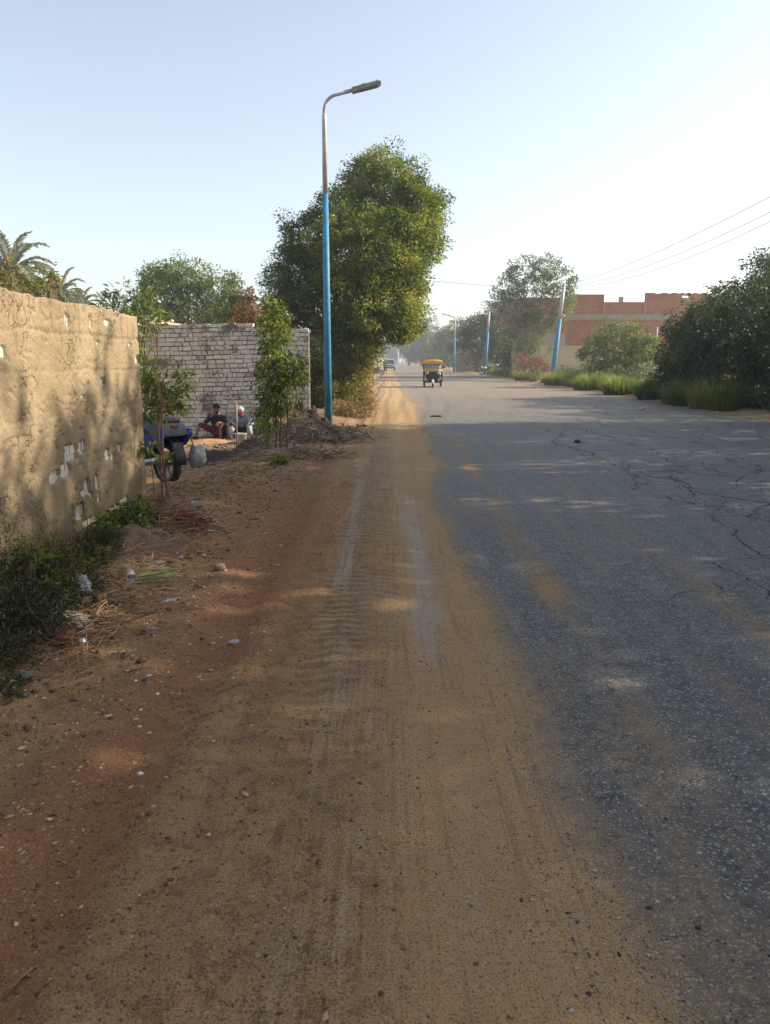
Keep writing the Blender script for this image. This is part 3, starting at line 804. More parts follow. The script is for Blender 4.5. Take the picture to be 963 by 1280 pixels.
# off-frame poles that carry the ends of the wires
near = Vector((13.4, 20.5, .0)); 
r_ = lamp_post(near, 'blue roadside pole out of frame to the right carrying the wires', PW, H=7.4, blue=3.9, head=False, r0=.16, r1=.1, name='utility_pole'); crossarm(r_, 7.4)
leftp = Vector((-2.2, 46, .1))
r_ = lamp_post(leftp, 'pole hidden behind the big left tree carrying the crossing wire', PW, H=6.75, blue=3.9, head=False, r0=.14, r1=.1, name='utility_pole')
m_wire = M('black_wire', (.03, .03, .03), rough=.6, bump=0)
def wire(a, b, sag, label, r=.012):
    a, b = Vector(a), Vector(b); pts = []
    for i in range(29):
        t = i / 28; q = a.lerp(b, t); q.z -= sag * 4 * t * (1 - t); pts.append(q)
    MB().tube(pts, r, 5).build('overhead_wire', m_wire, None, True, label=label, cat='wire', group='overhead wires')
tp = P1 + Vector((.60, 0, 7.05))
wire(tp + Vector((-.4, 0, -.05)), near + Vector((-.4, 0, 7.5)), .55, 'highest of the overhead wires climbing to the upper right', .012)
wire(tp + Vector((0, 0, -.05)), near + Vector((0, 0, 7.25)), .75, 'middle of the overhead wires climbing to the upper right', .012)
wire(tp + Vector((.4, 0, -.05)), near + Vector((.4, 0, 7.25)), .95, 'lowest of the overhead wires climbing to the upper right', .012)
wire(tp + Vector((-.2, 0, -.1)), leftp + Vector((0, 0, 6.65)), .25, 'thin wire crossing the road from the leaning pole to the big tree', .014)

# ------------------------------------------------------------ vegetation
m_bark = M('brown_bark', (.16, .115, .075), (.085, .06, .04), scale=9, bump=.6, rough=.95)
m_pbark = M('pale_bark', (.36, .30, .23), (.22, .18, .13), scale=7, bump=.5, rough=.95)
m_twig = M('reddish_twig', (.20, .085, .045), (.13, .06, .035), scale=20, rough=.85)
l_ficus = LEAF('ficus_leaf', (.030, .060, .012), (.16, .21, .034), (.36, .33, .07), trans=.45)
l_mango = LEAF('mango_leaf', (.018, .036, .014), (.055, .088, .030), (.15, .15, .05), trans=.30)
l_light = LEAF('light_green_leaf', (.07, .11, .03), (.16, .21, .05), (.25, .27, .08), trans=.35)
l_far = LEAF('grey_green_leaf', (.06, .09, .035), (.14, .175, .06), (.21, .22, .09), trans=.35)
l_dry = LEAF('dry_brown_leaf', (.13, .045, .02), (.22, .09, .035), (.28, .17, .07), trans=.25)
l_mix = LEAF('yellowing_leaf', (.06, .08, .02), (.19, .18, .04), (.30, .17, .06), trans=.38)
l_young = LEAF('young_yellow_green_leaf', (.08, .11, .02), (.22, .25, .04), (.38, .36, .12), trans=.4)
l_dark = LEAF('dark_tamarisk_leaf', (.010, .018, .007), (.030, .042, .013), (.13, .11, .04), trans=.12)
l_grass = LEAF('grass_blade', (.06, .10, .03), (.17, .21, .05), (.34, .32, .11), trans=.5)  # colour brightened to carry the backlight missing on the shaded verge
l_straw = LEAF('dry_straw', (.20, .12, .05), (.33, .21, .10), (.42, .31, .18), trans=.2)
l_palm = LEAF('palm_leaflet', (.12, .14, .08), (.20, .21, .12), (.30, .27, .17), trans=.3)  # distance haze put into the pale grey-green colour

def L_(px, py, D, rx, ry=None, rz=None, ts=0):
    q = at(px, py, D); ry = rx if ry is None else ry; rz = rx if rz is None else rz
    return (q.x, q.y, q.z, rx, ry, rz, ts)

# the big tree behind the lamp post
big = [L_(478, 240, 26.0, 1.15, 1.2, 1.2, .10), L_(515, 268, 26.0, .98, 1.1, 1.15, .05), L_(425, 268, 26.5, .85, .9, .8, -.1), L_(392, 300, 26.5, .95, 1.1, .9, -.2),  # sun on the right and shade on the left put into lump tints
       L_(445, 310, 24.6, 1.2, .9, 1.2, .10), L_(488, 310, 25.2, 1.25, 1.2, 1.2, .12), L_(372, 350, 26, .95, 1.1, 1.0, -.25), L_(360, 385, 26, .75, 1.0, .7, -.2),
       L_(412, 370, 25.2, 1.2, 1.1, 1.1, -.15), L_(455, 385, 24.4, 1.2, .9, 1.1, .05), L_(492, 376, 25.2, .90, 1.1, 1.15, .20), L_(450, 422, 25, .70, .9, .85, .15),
       L_(438, 425, 24.6, .8, .8, .6, 0), L_(455, 225, 26.2, .6, .7, .6, .05), L_(533, 300, 26.2, .5, .7, .7, .05), L_(527, 260, 26.2, .5, .7, .6, .05), L_(503, 405, 25.2, .55, .7, .6, .2), L_(512, 345, 25.2, .6, .8, .7, .2), L_(400, 445, 27, .8, .7, .8, -.3), L_(402, 490, 27, .7, .6, .8, -.35), L_(345, 400, 26, .5, .7, .5, -.2)]  # low left lumps tinted darker to stand for the shaded void
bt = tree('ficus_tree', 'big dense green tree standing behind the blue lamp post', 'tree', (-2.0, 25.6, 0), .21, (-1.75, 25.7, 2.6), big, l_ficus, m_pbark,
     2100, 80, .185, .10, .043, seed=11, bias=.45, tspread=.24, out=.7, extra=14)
# undergrowth from the tree foot to the road edge
hl = [L_(432, 455, 24.8, .55, .7, .75, 0), L_(425, 490, 24.2, .5, .6, .6, -.2), L_(442, 470, 26, .55, .9, .7, .2), L_(440, 445, 27, .6, 1.0, .7, .25), L_(446, 472, 29.5, .42, 1.4, .65, .35),
      L_(440, 500, 25.5, .5, .7, .5, .1), L_(395, 470, 26.2, .7, .6, 1.2, -.3), L_(400, 505, 24.8, .5, .5, .5, -.3)]  # darkest lumps carry the shade beside the brick wall end
r_ = empty('roadside_hedge', (-1.5, 26, 0), label='mixed green and yellowing hedge under the big tree, right of the lamp post', cat='hedge')
crown('foliage', [(l[0] + 1.5, l[1] - 26) + l[2:] for l in hl], 420, 50, .17, .11, .045, l_mix, r_, 13, droop=.1, bias=.3, tspread=.25)
mb = MB()
for k in range(14):
    q = random.Random(k); mb.tube(wob((q.uniform(-1.2, .6), q.uniform(-1.5, 2.5), 0), (q.uniform(-1.4, .6), q.uniform(-1.5, 3), q.uniform(1, 2)), 4, .2, q), [.03, .025, .02, .012, .008], 5)
mb.build('stems', m_bark, r_, True)
dr = [L_(447, 520, 23.6, .42, .7, .28, 0), L_(454, 507, 26.5, .36, 1.0, .32, .1), L_(430, 515, 23.2, .4, .4, .3, -.1), L_(452, 494, 30, .33, 1.3, .3, .2)]
r_ = empty('dry_weeds', (-1.0, 25, 0), label='straw-coloured dry weeds between the hedge and the sandy road edge', cat='weeds')
crown('foliage', [(l[0] + 1, l[1] - 25) + l[2:] for l in dr], 260, 36, .15, .12, .022, l_straw, r_, 15, bias=.2, tspread=.25)
mb = MB()
for k in range(40):
    q = random.Random(k + 50); a = Vector((q.uniform(-.8, .45), q.uniform(-2, 5), 0)); mb.tube(wob(a, a + Vector((q.uniform(-.3, .3), q.uniform(-.3, .3), q.uniform(.3, .7))), 3, .3, q), .006, 4)
mb.build('stalks', M('dry_stalk', (.30, .19, .09)), r_)
# little tree in front of the white brick wall
b0 = on(349, 562)
sl = [(b0.x - .18, b0.y, .62, .26, .25, .30), (b0.x - .05, b0.y, 1.05, .36, .3, .32), (b0.x + .08, b0.y, 1.45, .42, .35, .34), (b0.x + .02, b0.y, 1.95, .32, .3, .34), (b0.x - .02, b0.y + .1, 2.4, .24, .22, .32), (b0.x + .40, b0.y, 1.55, .15, .2, .2), (b0.x, b0.y, 2.75, .12, .12, .15)]
r_ = empty('slender_tree', b0, label='slender dark green young tree in front of the white brick wall', cat='tree')
crown('crown', [(l[0] - b0.x, l[1] - b0.y, l[2] - b0.z) + tuple(l[3:]) for l in sl], 200, 26, .09, .095, .034, l_ficus, r_, 17, droop=.55, bias=.2)
mb = MB()
for dx in (-.22, -.06, .05, .16):
    mb.tube(wob((dx, 0, -.1), (dx * .8 + .05, .05, 1.9), 6, .06), [.02, .018, .016, .014, .012, .01, .006], 6)
mb.build('trunk', m_bark, r_, True)
b1 = on(368, 572)
r_ = empty('bare_sapling', b1, label='thin nearly bare sapling right of the slender young tree', cat='sapling')
mb = MB(); mb.tube(wob((0, 0, -.1), (.05, 0, 1.35), 5, .08), [.014, .013, .011, .009, .007, .004], 6)
for k in range(5): mb.tube(wob((.02, 0, .4 + k * .18), (.02 + (-1) ** k * .2, .05, .6 + k * .18), 3, .1), .005, 4)
mb.build('stem', m_twig, r_, True)
crown('foliage', [(.03, 0, 1.1, .2, .2, .35)], 14, 9, .07, .08, .03, l_ficus, r_, 18, droop=.3)
# mango sapling against the end of the mud wall
b0 = on(208, 626)
r_ = empty('mango_sapling', b0, label='leafy yellow-green sapling tied to stakes at the end of the mud wall', cat='sapling')
ms = []
for (px_, py_, D_, rr_) in ((186, 402, 9.3, .07), (184, 430, 9.3, .08), (186, 462, 9.2, .10), (192, 478, 9.2, .15), (205, 470, 9.4, .12), (218, 462, 9.5, .12), (230, 474, 9.5, .09), (200, 495, 9.2, .17), (217, 495, 9.3, .17),
                           (208, 512, 9.2, .13), (222, 508, 9.3, .10), (180, 510, 9.2, .10), (203, 388, 9.6, .05), (196, 445, 9.4, .08)):
    q = at(px_, py_, D_) - b0; ms.append((q.x, q.y, q.z, rr_, rr_, rr_))
crown('crown', ms, 60, 12, .045, .125, .030, l_young, r_, 19, droop=-.1, bias=.1, out=.8, tspread=.22)
mb = MB(); mb.tube(wob((0, 0, -.1), (-.02, .05, 1.35), 6, .04), [.013, .012, .011, .010, .009, .007, .005], 7)
mb.tube(wob((-.01, .02, 1.0), (ms[0][0], ms[0][1], ms[0][2]), 5, .06), [.007, .006, .006, .005, .004, .003], 5)
for l in ms[4:]: mb.tube(wob((-.02, .04, 1.0), l[:3], 3, .1), [.005, .004, .003, .002], 5)
mb.build('trunk', m_twig, r_, True)
mb = MB(); mb.tube([(-.035, -.02, -.15), (-.055, .05, 1.15)], .010, 6); mb.build('stake', m_twig, r_)
b2 = on(192, 622)
for k, (dx, h_) in enumerate(((0, .62), (.17, .45))):
    r_ = empty('seedling', (b2.x + dx, b2.y, b2.z), label=('taller of two thin seedlings in front of the parked motorcycle', 'shorter of two thin seedlings in front of the parked motorcycle')[k], cat='seedling', group='seedlings by the motorcycle')
    MB().tube(wob((0, 0, -.05), (.0, 0, h_), 4, .1), [.006, .006, .005, .004, .003], 5).build('stem', m_twig, r_)
    crown('foliage', [(0, 0, h_, .05, .05, .05)], 6, 8, .025, .10, .028, l_ficus, r_, 20 + k, out=.9)
# shrubs and trees behind the mud wall
def shrub(name, label, cat, base, lumps, mat, ncl, nlf, clr, L, W, seed, bark=None, group=None, nst=6, **k):
    base = Vector(base); r = empty(name, base, label=label, cat=cat, group=group)
    loc = [(l[0] - base.x, l[1] - base.y, l[2] - base.z) + tuple(l[3:]) for l in lumps]
    o, C = crown('foliage', loc, ncl, nlf, clr, L, W, mat, r, seed, **k)
    mb = MB(); q = random.Random(seed)
    for i in range(nst):
        t = C[q.randrange(len(C))]; mb.tube(wob((q.uniform(-.15, .15), q.uniform(-.15, .15), -.1), t, 4, .15, q), [.03, .025, .02, .014, .006], 5)
    mb.build('stems', bark or m_bark, r, True)
    return r
ol = [L_(140, 384, 12.5, .36, .4, .22), L_(165, 380, 12.5, .36, .4, .28), L_(186, 388, 12.4, .28, .4, .24), L_(128, 390, 12, .2, .3, .12), L_(175, 395, 11.5, .35, .4, .25), L_(150, 362, 12.5, .10, .15, .15)]
shrub('oleander_shrub', 'long-leaved green shrub showing over the end of the mud wall', 'shrub', (-4.1, 12.3, 0), ol, l_far, 80, 15, .06, .13, .03, 23, droop=-.25, bias=.1, out=.8, nst=14)
shrub('reddish_shrub', 'sparse reddish brown shrub over the left end of the mud wall', 'shrub', (-5.3, 10.3, 0), [L_(14, 352, 10.3, .26, .3, .22), L_(2, 350, 10.5, .2, .3, .25), L_(40, 358, 10.4, .14, .3, .1)], l_mix, 60, 14, .055, .065, .025, 24, bias=.1, nst=12, tspread=.35)
shrub('twiggy_shrub', 'sparse twiggy shrub over the mud wall below the palms', 'shrub', (-4.7, 10.6, 0), [L_(58, 352, 10.8, .20, .3, .24), L_(64, 340, 10.9, .07, .1, .12), L_(88, 364, 10.8, .06, .2, .06)], l_mix, 34, 12, .05, .06, .022, 25, bias=.1, nst=14, tspread=.3)
tree('leafy_tree', 'light green spreading tree beyond the brick walls', 'tree', (-10.4, 41, 0), .22, (-10.3, 41, 2.4),
     [L_(232, 352, 41, 1.5, 1.3, 1.15), L_(205, 372, 40.5, 1.3, 1.2, 1.2), L_(262, 365, 41, 1.1, 1.2, 1.0), L_(190, 345, 41.5, .6, .8, .6), L_(283, 368, 41, .7, .8, .8), L_(240, 398, 40, 1.6, 1.2, 1.0), L_(215, 340, 41, .8, .8, .7), L_(168, 385, 41, .8, .8, .7), L_(285, 396, 40.5, 1.0, 1, .8), L_(176, 352, 41, .35, .4, .4), L_(292, 350, 41.5, .3, .4, .25)],
     l_light, m_pbark, 620, 30, .21, .17, .075, seed=26, bias=.3, tspread=.2, extra=16)
shrub('withered_tree', 'rust brown withered tree behind the right of the brick wall', 'tree', (-3.85, 22.4, 0), [L_(313, 392, 22.4, .42, .4, .5), L_(308, 372, 22.4, .22, .3, .3), L_(325, 405, 22, .35, .4, .35), L_(298, 408, 22, .3, .4, .25)], l_dry, 130, 22, .09, .09, .035, 27, bias=.1, nst=18, tspread=.3)
shrub('olive_shrub', 'green shrub between the light tree and the withered one', 'shrub', (-5.6, 27.5, 0), [L_(285, 405, 27.5, .9, .8, .5), L_(302, 385, 27.5, .45, .6, .6)], l_far, 120, 26, .14, .12, .05, 28, nst=8)

# dark right-hand mango thicket
mg = [L_(856, 482, 32.5, 1.1, 1.4, 1.1, -.15), L_(872, 445, 33, 1.4, 1.5, 1.3, -.05), L_(872, 412, 34, 1.3, 1.5, 1.0, .1), L_(905, 410, 32, 1.6, 1.6, 1.3, 0), L_(900, 460, 30.5, 1.6, 1.6, 1.5, -.2), L_(945, 400, 30, 1.6, 1.8, 1.6, 0),
      L_(940, 470, 27.5, 1.5, 1.5, 1.6, -.1), L_(990, 430, 27, 1.6, 1.8, 1.6, 0), L_(990, 490, 25.6, 1.3, 1.5, 1.3, 0), L_(925, 385, 33, 1.2, 1.4, .9, .1), L_(1030, 420, 25, 2.0, 2, 1.8, 0), L_(880, 490, 30, .9, 1, .8, -.2)]
tree('mango_thicket', 'dark dense mango thicket filling the right edge of the picture', 'thicket', (14.6, 30, -.1), .2, (14.6, 30, 1.2), mg, l_mango, m_bark, 1250, 46, .24, .19, .055, seed=31, droop=.35, bias=.45, tspread=.22, extra=12)
tree('mango_tree', 'taller dark tree crown at the right edge above the thicket', 'tree', (18.8, 36, -.1), .25, (18.8, 36, 3), [L_(957, 345, 36, 1.15, 1.4, 1.0), L_(985, 362, 36, 1.8, 2.0, 1.3), L_(975, 385, 36, 1.8, 1.8, 1.4), L_(1025, 365, 35, 2.0, 2.2, 1.5)], l_mango, m_bark, 480, 40, .26, .2, .06, seed=32, droop=.3, bias=.45)
shrub('pale_twiggy_shrub', 'pale yellow-green shrub poking above the dark thicket', 'shrub', (13.6, 36, -.1), [L_(886, 398, 36, .55, .6, .8), L_(897, 366, 36, .45, .5, .35), L_(893, 425, 35, .4, .5, .6)], l_light, 80, 22, .14, .13, .05, 33, bias=.1, nst=16)
shrub('young_shrub', 'bright green shoots at the left edge of the dark thicket', 'shrub', (12.2, 33, -.1), [L_(845, 425, 33, .3, .4, .5), L_(828, 445, 33.2, .55, .6, .45), L_(835, 470, 33, .4, .5, .4)], l_light, 70, 22, .13, .13, .05, 34, bias=.1, nst=10)
shrub('round_bush', 'round bright green bush in front of the brick building', 'bush', (14.6, 50, -.1), [L_(772, 428, 50, 1.7, 1.4, 1.35), L_(800, 438, 49.5, 1.0, 1.2, 1.2), L_(745, 442, 49.5, .9, 1, 1.1), L_(770, 462, 48.5, 1.9, 1.2, .9, -.1), L_(812, 430, 50, .45, .6, .6, .2)], l_light, 420, 34, .22, .17, .075, 35, bias=.35, nst=16, droop=.15)
shrub('dry_thicket', 'low dark dry thicket between the round bush and the roadside grass', 'thicket', (13.6, 44, -.1), [L_(795, 478, 43, 1.5, 1, .7, -.2), L_(760, 476, 47, 1.6, 1, .7, -.2), L_(725, 472, 52, 1.3, 1, .6, 0), L_(830, 482, 39, 1.3, 1, .7, -.2), L_(705, 468, 55, 1.0, 1, .55, .1)], l_mango, 360, 34, .2, .16, .03, 36, bias=.2, nst=60)
shrub('rusty_shrub', 'rust tinged low shrub left of the leaning blue pole', 'shrub', (11.9, 62, -.1), [L_(668, 455, 62, .9, .8, .6), L_(650, 452, 63, .7, .8, .7), L_(682, 458, 60.5, .6, .6, .5)], l_dry, 110, 26, .17, .13, .05, 37, bias=.2, nst=12)
shrub('wall_creeper', 'thin leafy shrub against the cream wall left of the leaning pole', 'shrub', (11.6, 66, -.1), [L_(652, 436, 66, .55, .6, 1.2), L_(668, 430, 66, .5, .6, 1.0), L_(690, 440, 64, .3, .5, .4)], l_light, 90, 24, .2, .16, .07, 38, bias=.1, nst=14)

# tall airy tree over the building
tall = [L_(655, 338, 68, 1.5, 1.5, 1.1), L_(685, 335, 68, 1.3, 1.4, 1.0), L_(640, 358, 68, 1.3, 1.4, 1.2), L_(672, 365, 67.5, 1.5, 1.4, 1.1), L_(703, 352, 68, 1.2, 1.2, 1.1), L_(705, 385, 67, 1.0, 1.1, .9, .2), L_(650, 390, 68, 1.7, 1.4, 1.0), L_(680, 402, 67.5, 1.5, 1.3, .9), L_(625, 378, 69, 1.1, 1.3, 1.2), L_(640, 415, 69, 1.5, 1.3, 1.2), L_(712, 370, 68, .6, .7, .6, .2)]
tree('airy_tree', 'tall airy tree with see-through crown behind the leaning blue pole', 'tree', (12.2, 68.5, -.1), .2, (12.4, 68.5, 3.2), tall, l_far, m_pbark, 520, 26, .24, .21, .10, seed=39, bias=.3, tspread=.25, extra=26)
DT = 'trees along the far right of the road'
def dtree(px, top, bot, D, wpx, label, seed, mat=l_far, ncl=260, name='roadside_tree', cat='tree', group=DT, leaf=.30):
    w = wpx / 960 * D / 2; c = at(px, (top + bot) / 2, D); t = at(px, top, D).z; b = at(px, bot, D).z; hz = (t - b) / 2
    q = random.Random(seed); ls = [(c.x, D, c.z, w * .72, w * .7, hz * .8)]
    for k in range(8):
        a = q.uniform(0, 6.28); ls.append((c.x + math.cos(a) * w * .55, D + math.sin(a) * w * .4, c.z + q.uniform(-.7, .72) * hz, w * q.uniform(.3, .5), w * .4, hz * q.uniform(.28, .42)))
    return tree(name, label, cat, (c.x, D, -.2), .25 + D * .0008, (c.x, D, max(b * .8, 1.2)), ls, mat, m_bark, ncl, 26, max(.22, w * .13), leaf, leaf * .45, group, seed, bias=.5, tspread=.22, extra=5)
dtree(622, 362, 466, 97, 44, 'dark green tree left of the airy tree', 41, l_mango, 380, leaf=.24)
dtree(640, 405, 462, 78, 40, 'leafy green tree at the left corner of the brick building', 42, l_far, 260, leaf=.22)
dtree(598, 385, 466, 104, 50, 'dark tree behind the second blue pole', 43, l_mango, 360, leaf=.28)
dtree(578, 400, 462, 128, 44, 'rounded tree above the low shelter', 44, l_far, 300, leaf=.32)
dtree(556, 408, 458, 160, 40, 'hazy tree behind the yellow three-wheeler', 45, l_far, 260, leaf=.4)
dtree(528, 397, 454, 215, 44, 'tall rounded hazy tree above the end of the road', 46, l_mango, 320, leaf=.55)
dtree(512, 405, 452, 240, 26, 'slim hazy tree left of the tall rounded one', 47, l_mango, 200, leaf=.55)
dtree(545, 415, 456, 185, 34, 'low hazy tree between the two far posts', 48, l_far, 200, leaf=.45)
dtree(520, 432, 452, 320, 30, 'very faint tree behind the three pale posts', 49, l_far, 160, leaf=.8)
dtree(494, 428, 452, 340, 26, 'faint tree at the very end of the road', 50, l_far, 160, leaf=.8)
dtree(472, 425, 452, 300, 30, 'faint tree above the white van', 51, l_far, 160, leaf=.7, group='far trees on the left of the road')
dtree(452, 428, 454, 200, 36, 'faint tree left of the far white van, behind the hedge', 52, l_far, 160, leaf=.5, group='far trees on the left of the road')
mbx = []
for k in range(26):
    x_ = 15.5 + (k % 2) * 3; y_ = 84 + k * 13; mbx.append((x_, y_, 1.7, 2.5, 8, 2.3))
for k in range(22):
    mbx.append((-7 - (k % 2) * 3, 60 + k * 15, 1.5, 2.4, 8, 2.2))
crown('far_hedgerows', mbx, 2400, 16, .7, .5, .22, l_far, None, 55, bias=.4, zfloor=-.3, kind='stuff', label='far continuous scrub lining both sides of the road', cat='scrub')

# trees off to the right whose shade covers the near road
for i, (x_, y_, h_, r0_) in enumerate(((13.2, 2.0, 9.8, 2.5), (12.6, 5.8, 10.1, 2.4), (12.8, 9.4, 10.3, 2.2), (12.9, 13.0, 10.3, 2.2), (13.9, 17.0, 10.0, 2.2), (15.6, 21.0, 10.2, 2.1), (13.5, -2.6, 9.8, 2.4))):
    q = random.Random(i + 70)
    ls = [(x_, y_, h_ - 2.2, r0_, r0_, 1.9), (x_ + .3, y_ + .4, h_ - 4.4, r0_ * .9, r0_ * 1.1, 2.0), (x_, y_ - .5, h_ - 6.2, r0_ * .8, r0_, 1.6)] + [(x_ + q.uniform(-1.2, 1.2), y_ + q.uniform(-2.3, 2.3), h_ - q.uniform(.9, 4), 1.1, 1.1, .9) for _ in range(5)]
    tree('eucalyptus_tree', ['shade tree out of frame just right of the camera', 'second shade tree from the camera, out of frame to the right', 'third shade tree from the camera, casting shade on the mud wall', 'fourth shade tree from the camera, out of frame', 'fifth shade tree from the camera, out of frame', 'farthest shade tree, its shadow ending across the road', 'shade tree behind the camera to the right'][i], 'tree', (x_, y_, -.1), .25, (x_, y_, 2.4), ls, l_mango, m_pbark, 370, 26, .40, .30, .13, 'shade trees right of the road', 70 + i, bias=.3, tspread=.2)
# low shrubs under them along the verge
for i, (x_, y_) in enumerate(((13.6, 21.5), (13.8, 17.5), (13.5, 13.0), (13.7, 8.0), (13.6, 3.0))):
    shrub('verge_bush', 'verge bush under the %s shade tree, out of frame' % ('farthest', 'fifth', 'fourth', 'second', 'nearest')[i], 'bush', (x_, y_, -.1), [(x_, y_, 1.3, 1.6, 2.4, 1.5)], l_mango, 130, 26, .3, .25, .09, 80 + i, group='verge bushes right of the road', bias=.3)

# palms behind the mud wall
def palm(loc, h, fl, nf, label, seed, group):
    root = empty('date_palm', loc, label=label, cat='palm tree', group=group)
    q = random.Random(seed); rng = np.random.default_rng(seed)
    pts = wob((0, 0, -.2), (0, 0, h), 8, .02, q)
    MB().tube(pts, [.3 + .04 * (i % 2) for i in range(9)], 9).build('trunk', m_bark, root, True)
    for i in range(nf):
        az = i * 2.39996; el = R(78) - (i / nf) ** .8 * R(105)
        d = Vector((math.cos(az) * math.cos(el), math.sin(az) * math.cos(el), math.sin(el)))
        L = fl * q.uniform(.85, 1.1); pts = []; p = Vector((0, 0, h)); dd = d.copy()
        for s in range(9):
            pts.append(p.copy()); p = p + dd * (L / 8); dd = (dd + Vector((0, 0, -.13 - .04 * s))).normalized()
        mb = MB(); mb.tube(pts, [.05 - .005 * s for s in range(9)], 4)
        o = mb.build('frond', m_palmrib, root)
        P = []; D = []
        for s in range(1, 64):
            t = s / 64 * 8; j = int(t); c = pts[j].lerp(pts[min(j + 1, 8)], t - j); ax = (pts[min(j + 1, 8)] - pts[j]) if j < 8 else dd
            ax = ax.normalized(); sd = ax.cross(Vector((0, 0, 1))).normalized()
            for sgn in (-1, 1):
                P.append(c); D.append(ax * .75 + sd * sgn * .8 + Vector((0, 0, -.15 + .35 * q.random())))
        n = len(P); Ls = np.array([.62 * math.sin(math.pi * (.12 + .85 * (k // 2) / 63)) for k in range(n)]) * fl / 3.2
        me = leaf_mesh('leaflets', np.array([list(v) for v in P]), np.array([list(v) for v in D]), Ls, .11, rng.normal(.5, .2, n), rng)
        link_mesh('leaflets', me, l_palm, o)
    return root
m_palmrib = M('palm_rib', (.22, .2, .09), rough=.7)
q1 = at(14, 338, 60); palm((q1.x, q1.y, 0), q1.z - .2, 4.2, 40, 'nearer tall date palm at the left edge above the mud wall', 5, 'date palms behind the mud wall')
q1 = at(76, 366, 72); palm((q1.x, q1.y, 0), q1.z - .2, 3.0, 28, 'farther hazy date palm right of the tall one', 6, 'date palms behind the mud wall')
q1 = at(104, 378, 84); palm((q1.x, q1.y, 0), q1.z - .2, 2.6, 24, 'faintest low date palm above the middle of the mud wall', 7, 'date palms behind the mud wall')

# dark bushes at the foot of the mud wall
def lowbush(name, label, pts, mat, ncl, nlf, clr, L, W, seed, cat='bush', **k):
    ls = []
    for (px, py, r, rz) in pts:
        g = on(px, py); ls.append((g.x, g.y, g.z + rz * .7, r, r * 1.0, rz))
    b = Vector(ls[0][:3]); b.z = GZ(b.x, b.y)
    return shrub(name, label, cat, b, ls, mat, ncl, nlf, clr, L, W, seed, nst=14, zfloor=-.02, **k)
lowbush('tamarisk_bush', 'large dark feathery bush at the foot of the mud wall', [(40, 800, .24, .18), (20, 765, .26, .22), (70, 760, .20, .18), (100, 740, .17, .13), (0, 805, .24, .22), (50, 745, .24, .22), (15, 835, .12, .11), (92, 712, .18, .11)], l_dark, 560, 75, .060, .028, .0055, 61, bias=.2, droop=-.2)
lowbush('tamarisk_bush', 'smaller dark bush against the mud wall right of the large feathery one', [(118, 700, .17, .14), (128, 690, .14, .12)], l_dark, 200, 60, .05, .025, .0055, 62, bias=.2, droop=-.2)
lowbush('green_shrub', 'fresh green low shrub below the white patches at the wall foot', [(150, 668, .17, .13), (170, 657, .14, .12), (138, 676, .09, .08)], l_ficus, 100, 24, .05, .055, .022, 63, bias=.1)
bb = [o_ for o_ in COL.objects if o_.name.startswith('tamarisk_bush') and o_.type == 'EMPTY'][0]
lv = []
for (px_, py_, r_2, z_2) in [(40, 800, .26, .24), (20, 760, .30, .30), (70, 755, .24, .26), (105, 735, .20, .20), (50, 740, .28, .30), (95, 705, .22, .16)]:
    g_ = on(px_, py_) - bb.location; lv.append((g_.x, g_.y, g_.z + z_2 * .8, r_2, r_2, z_2))
crown('pale_sprigs', lv, 90, 26, .05, .045, .007, l_mix, bb, 161, droop=-.5, bias=.8, tspread=.3)
lowbush('small_weed', 'small dark weed at the left edge beside the crumpled grey bag', [(4, 872, .09, .06), (14, 866, .06, .05)], l_dark, 60, 36, .025, .02, .005, 64, bias=.1)
lowbush('leafy_weed', 'small broad-leaved weed in the middle of the dark bush', [(36, 770, .06, .22)], l_light, 8, 9, .04, .07, .04, 65, bias=.1)
lowbush('mound_weed', 'small green weed at the foot of the rubble left of the lamp post', [(350, 580, .13, .07)], l_ficus, 20, 22, .05, .06, .03, 66, bias=.1)

# grass
def grass_mesh(name, P, H, rng, lean=.35, w=.008, tint=None, mat=None, cen=False, **k):
    n = len(P); H = np.broadcast_to(H, (n,)) * rng.uniform(.35, 1.3, n)
    a = rng.uniform(0, 2 * np.pi, n); d = np.stack([np.cos(a), np.sin(a), 0 * a], 1)
    s = np.stack([-np.sin(a), np.cos(a), 0 * a], 1) * w
    ln = (rng.random(n) * lean * H)[:, None]
    if cen: a = np.arctan2(P[:, 1], P[:, 0]) + rng.normal(0, .7, n); d = np.stack([np.cos(a), np.sin(a), 0 * a], 1); s = np.stack([-np.sin(a), np.cos(a), 0 * a], 1) * w; ln = ln * (.35 + np.hypot(P[:, 0], P[:, 1])[:, None])
    up = np.zeros((n, 3)); up[:, 2] = H
    mid = P + up * .6 + d * ln * .35; tip = P + up * .95 + d * ln
    V = np.stack([P - s, P + s, mid + s * .8, mid - s * .8, tip + s * .15, tip - s * .15], 1)
    b = (np.arange(n) * 6)[:, None]
    F = np.concatenate([b + [0, 1, 2, 3], b + [3, 2, 4, 5]])
    me = np_mesh(name, V.reshape(-1, 3), F)
    t = rng.normal(.45, .2, n) if tint is None else tint
    fattr(me, 'tint', np.repeat(np.clip(t, 0, 1), 6))
    return link_mesh(name, me, mat or l_grass, None, **k)
rng = np.random.default_rng(5)
n = 26000
yy_ = 27 + 63 * rng.random(n) ** 1.2; xx_ = 11.9 + .03 * (yy_ - 30) * 0 + 1.7 * rng.random(n)
xx_ = 11.75 + .25 * np.sin(yy_ * .6) * .6 + np.abs(rng.normal(0, 1, n)) * .8
keep = vnoise(xx_ * 1.2, yy_ * .5, 7) > .28; xx_, yy_ = xx_[keep], yy_[keep]
P = np.stack([xx_, yy_, gheight(xx_, yy_)], 1)
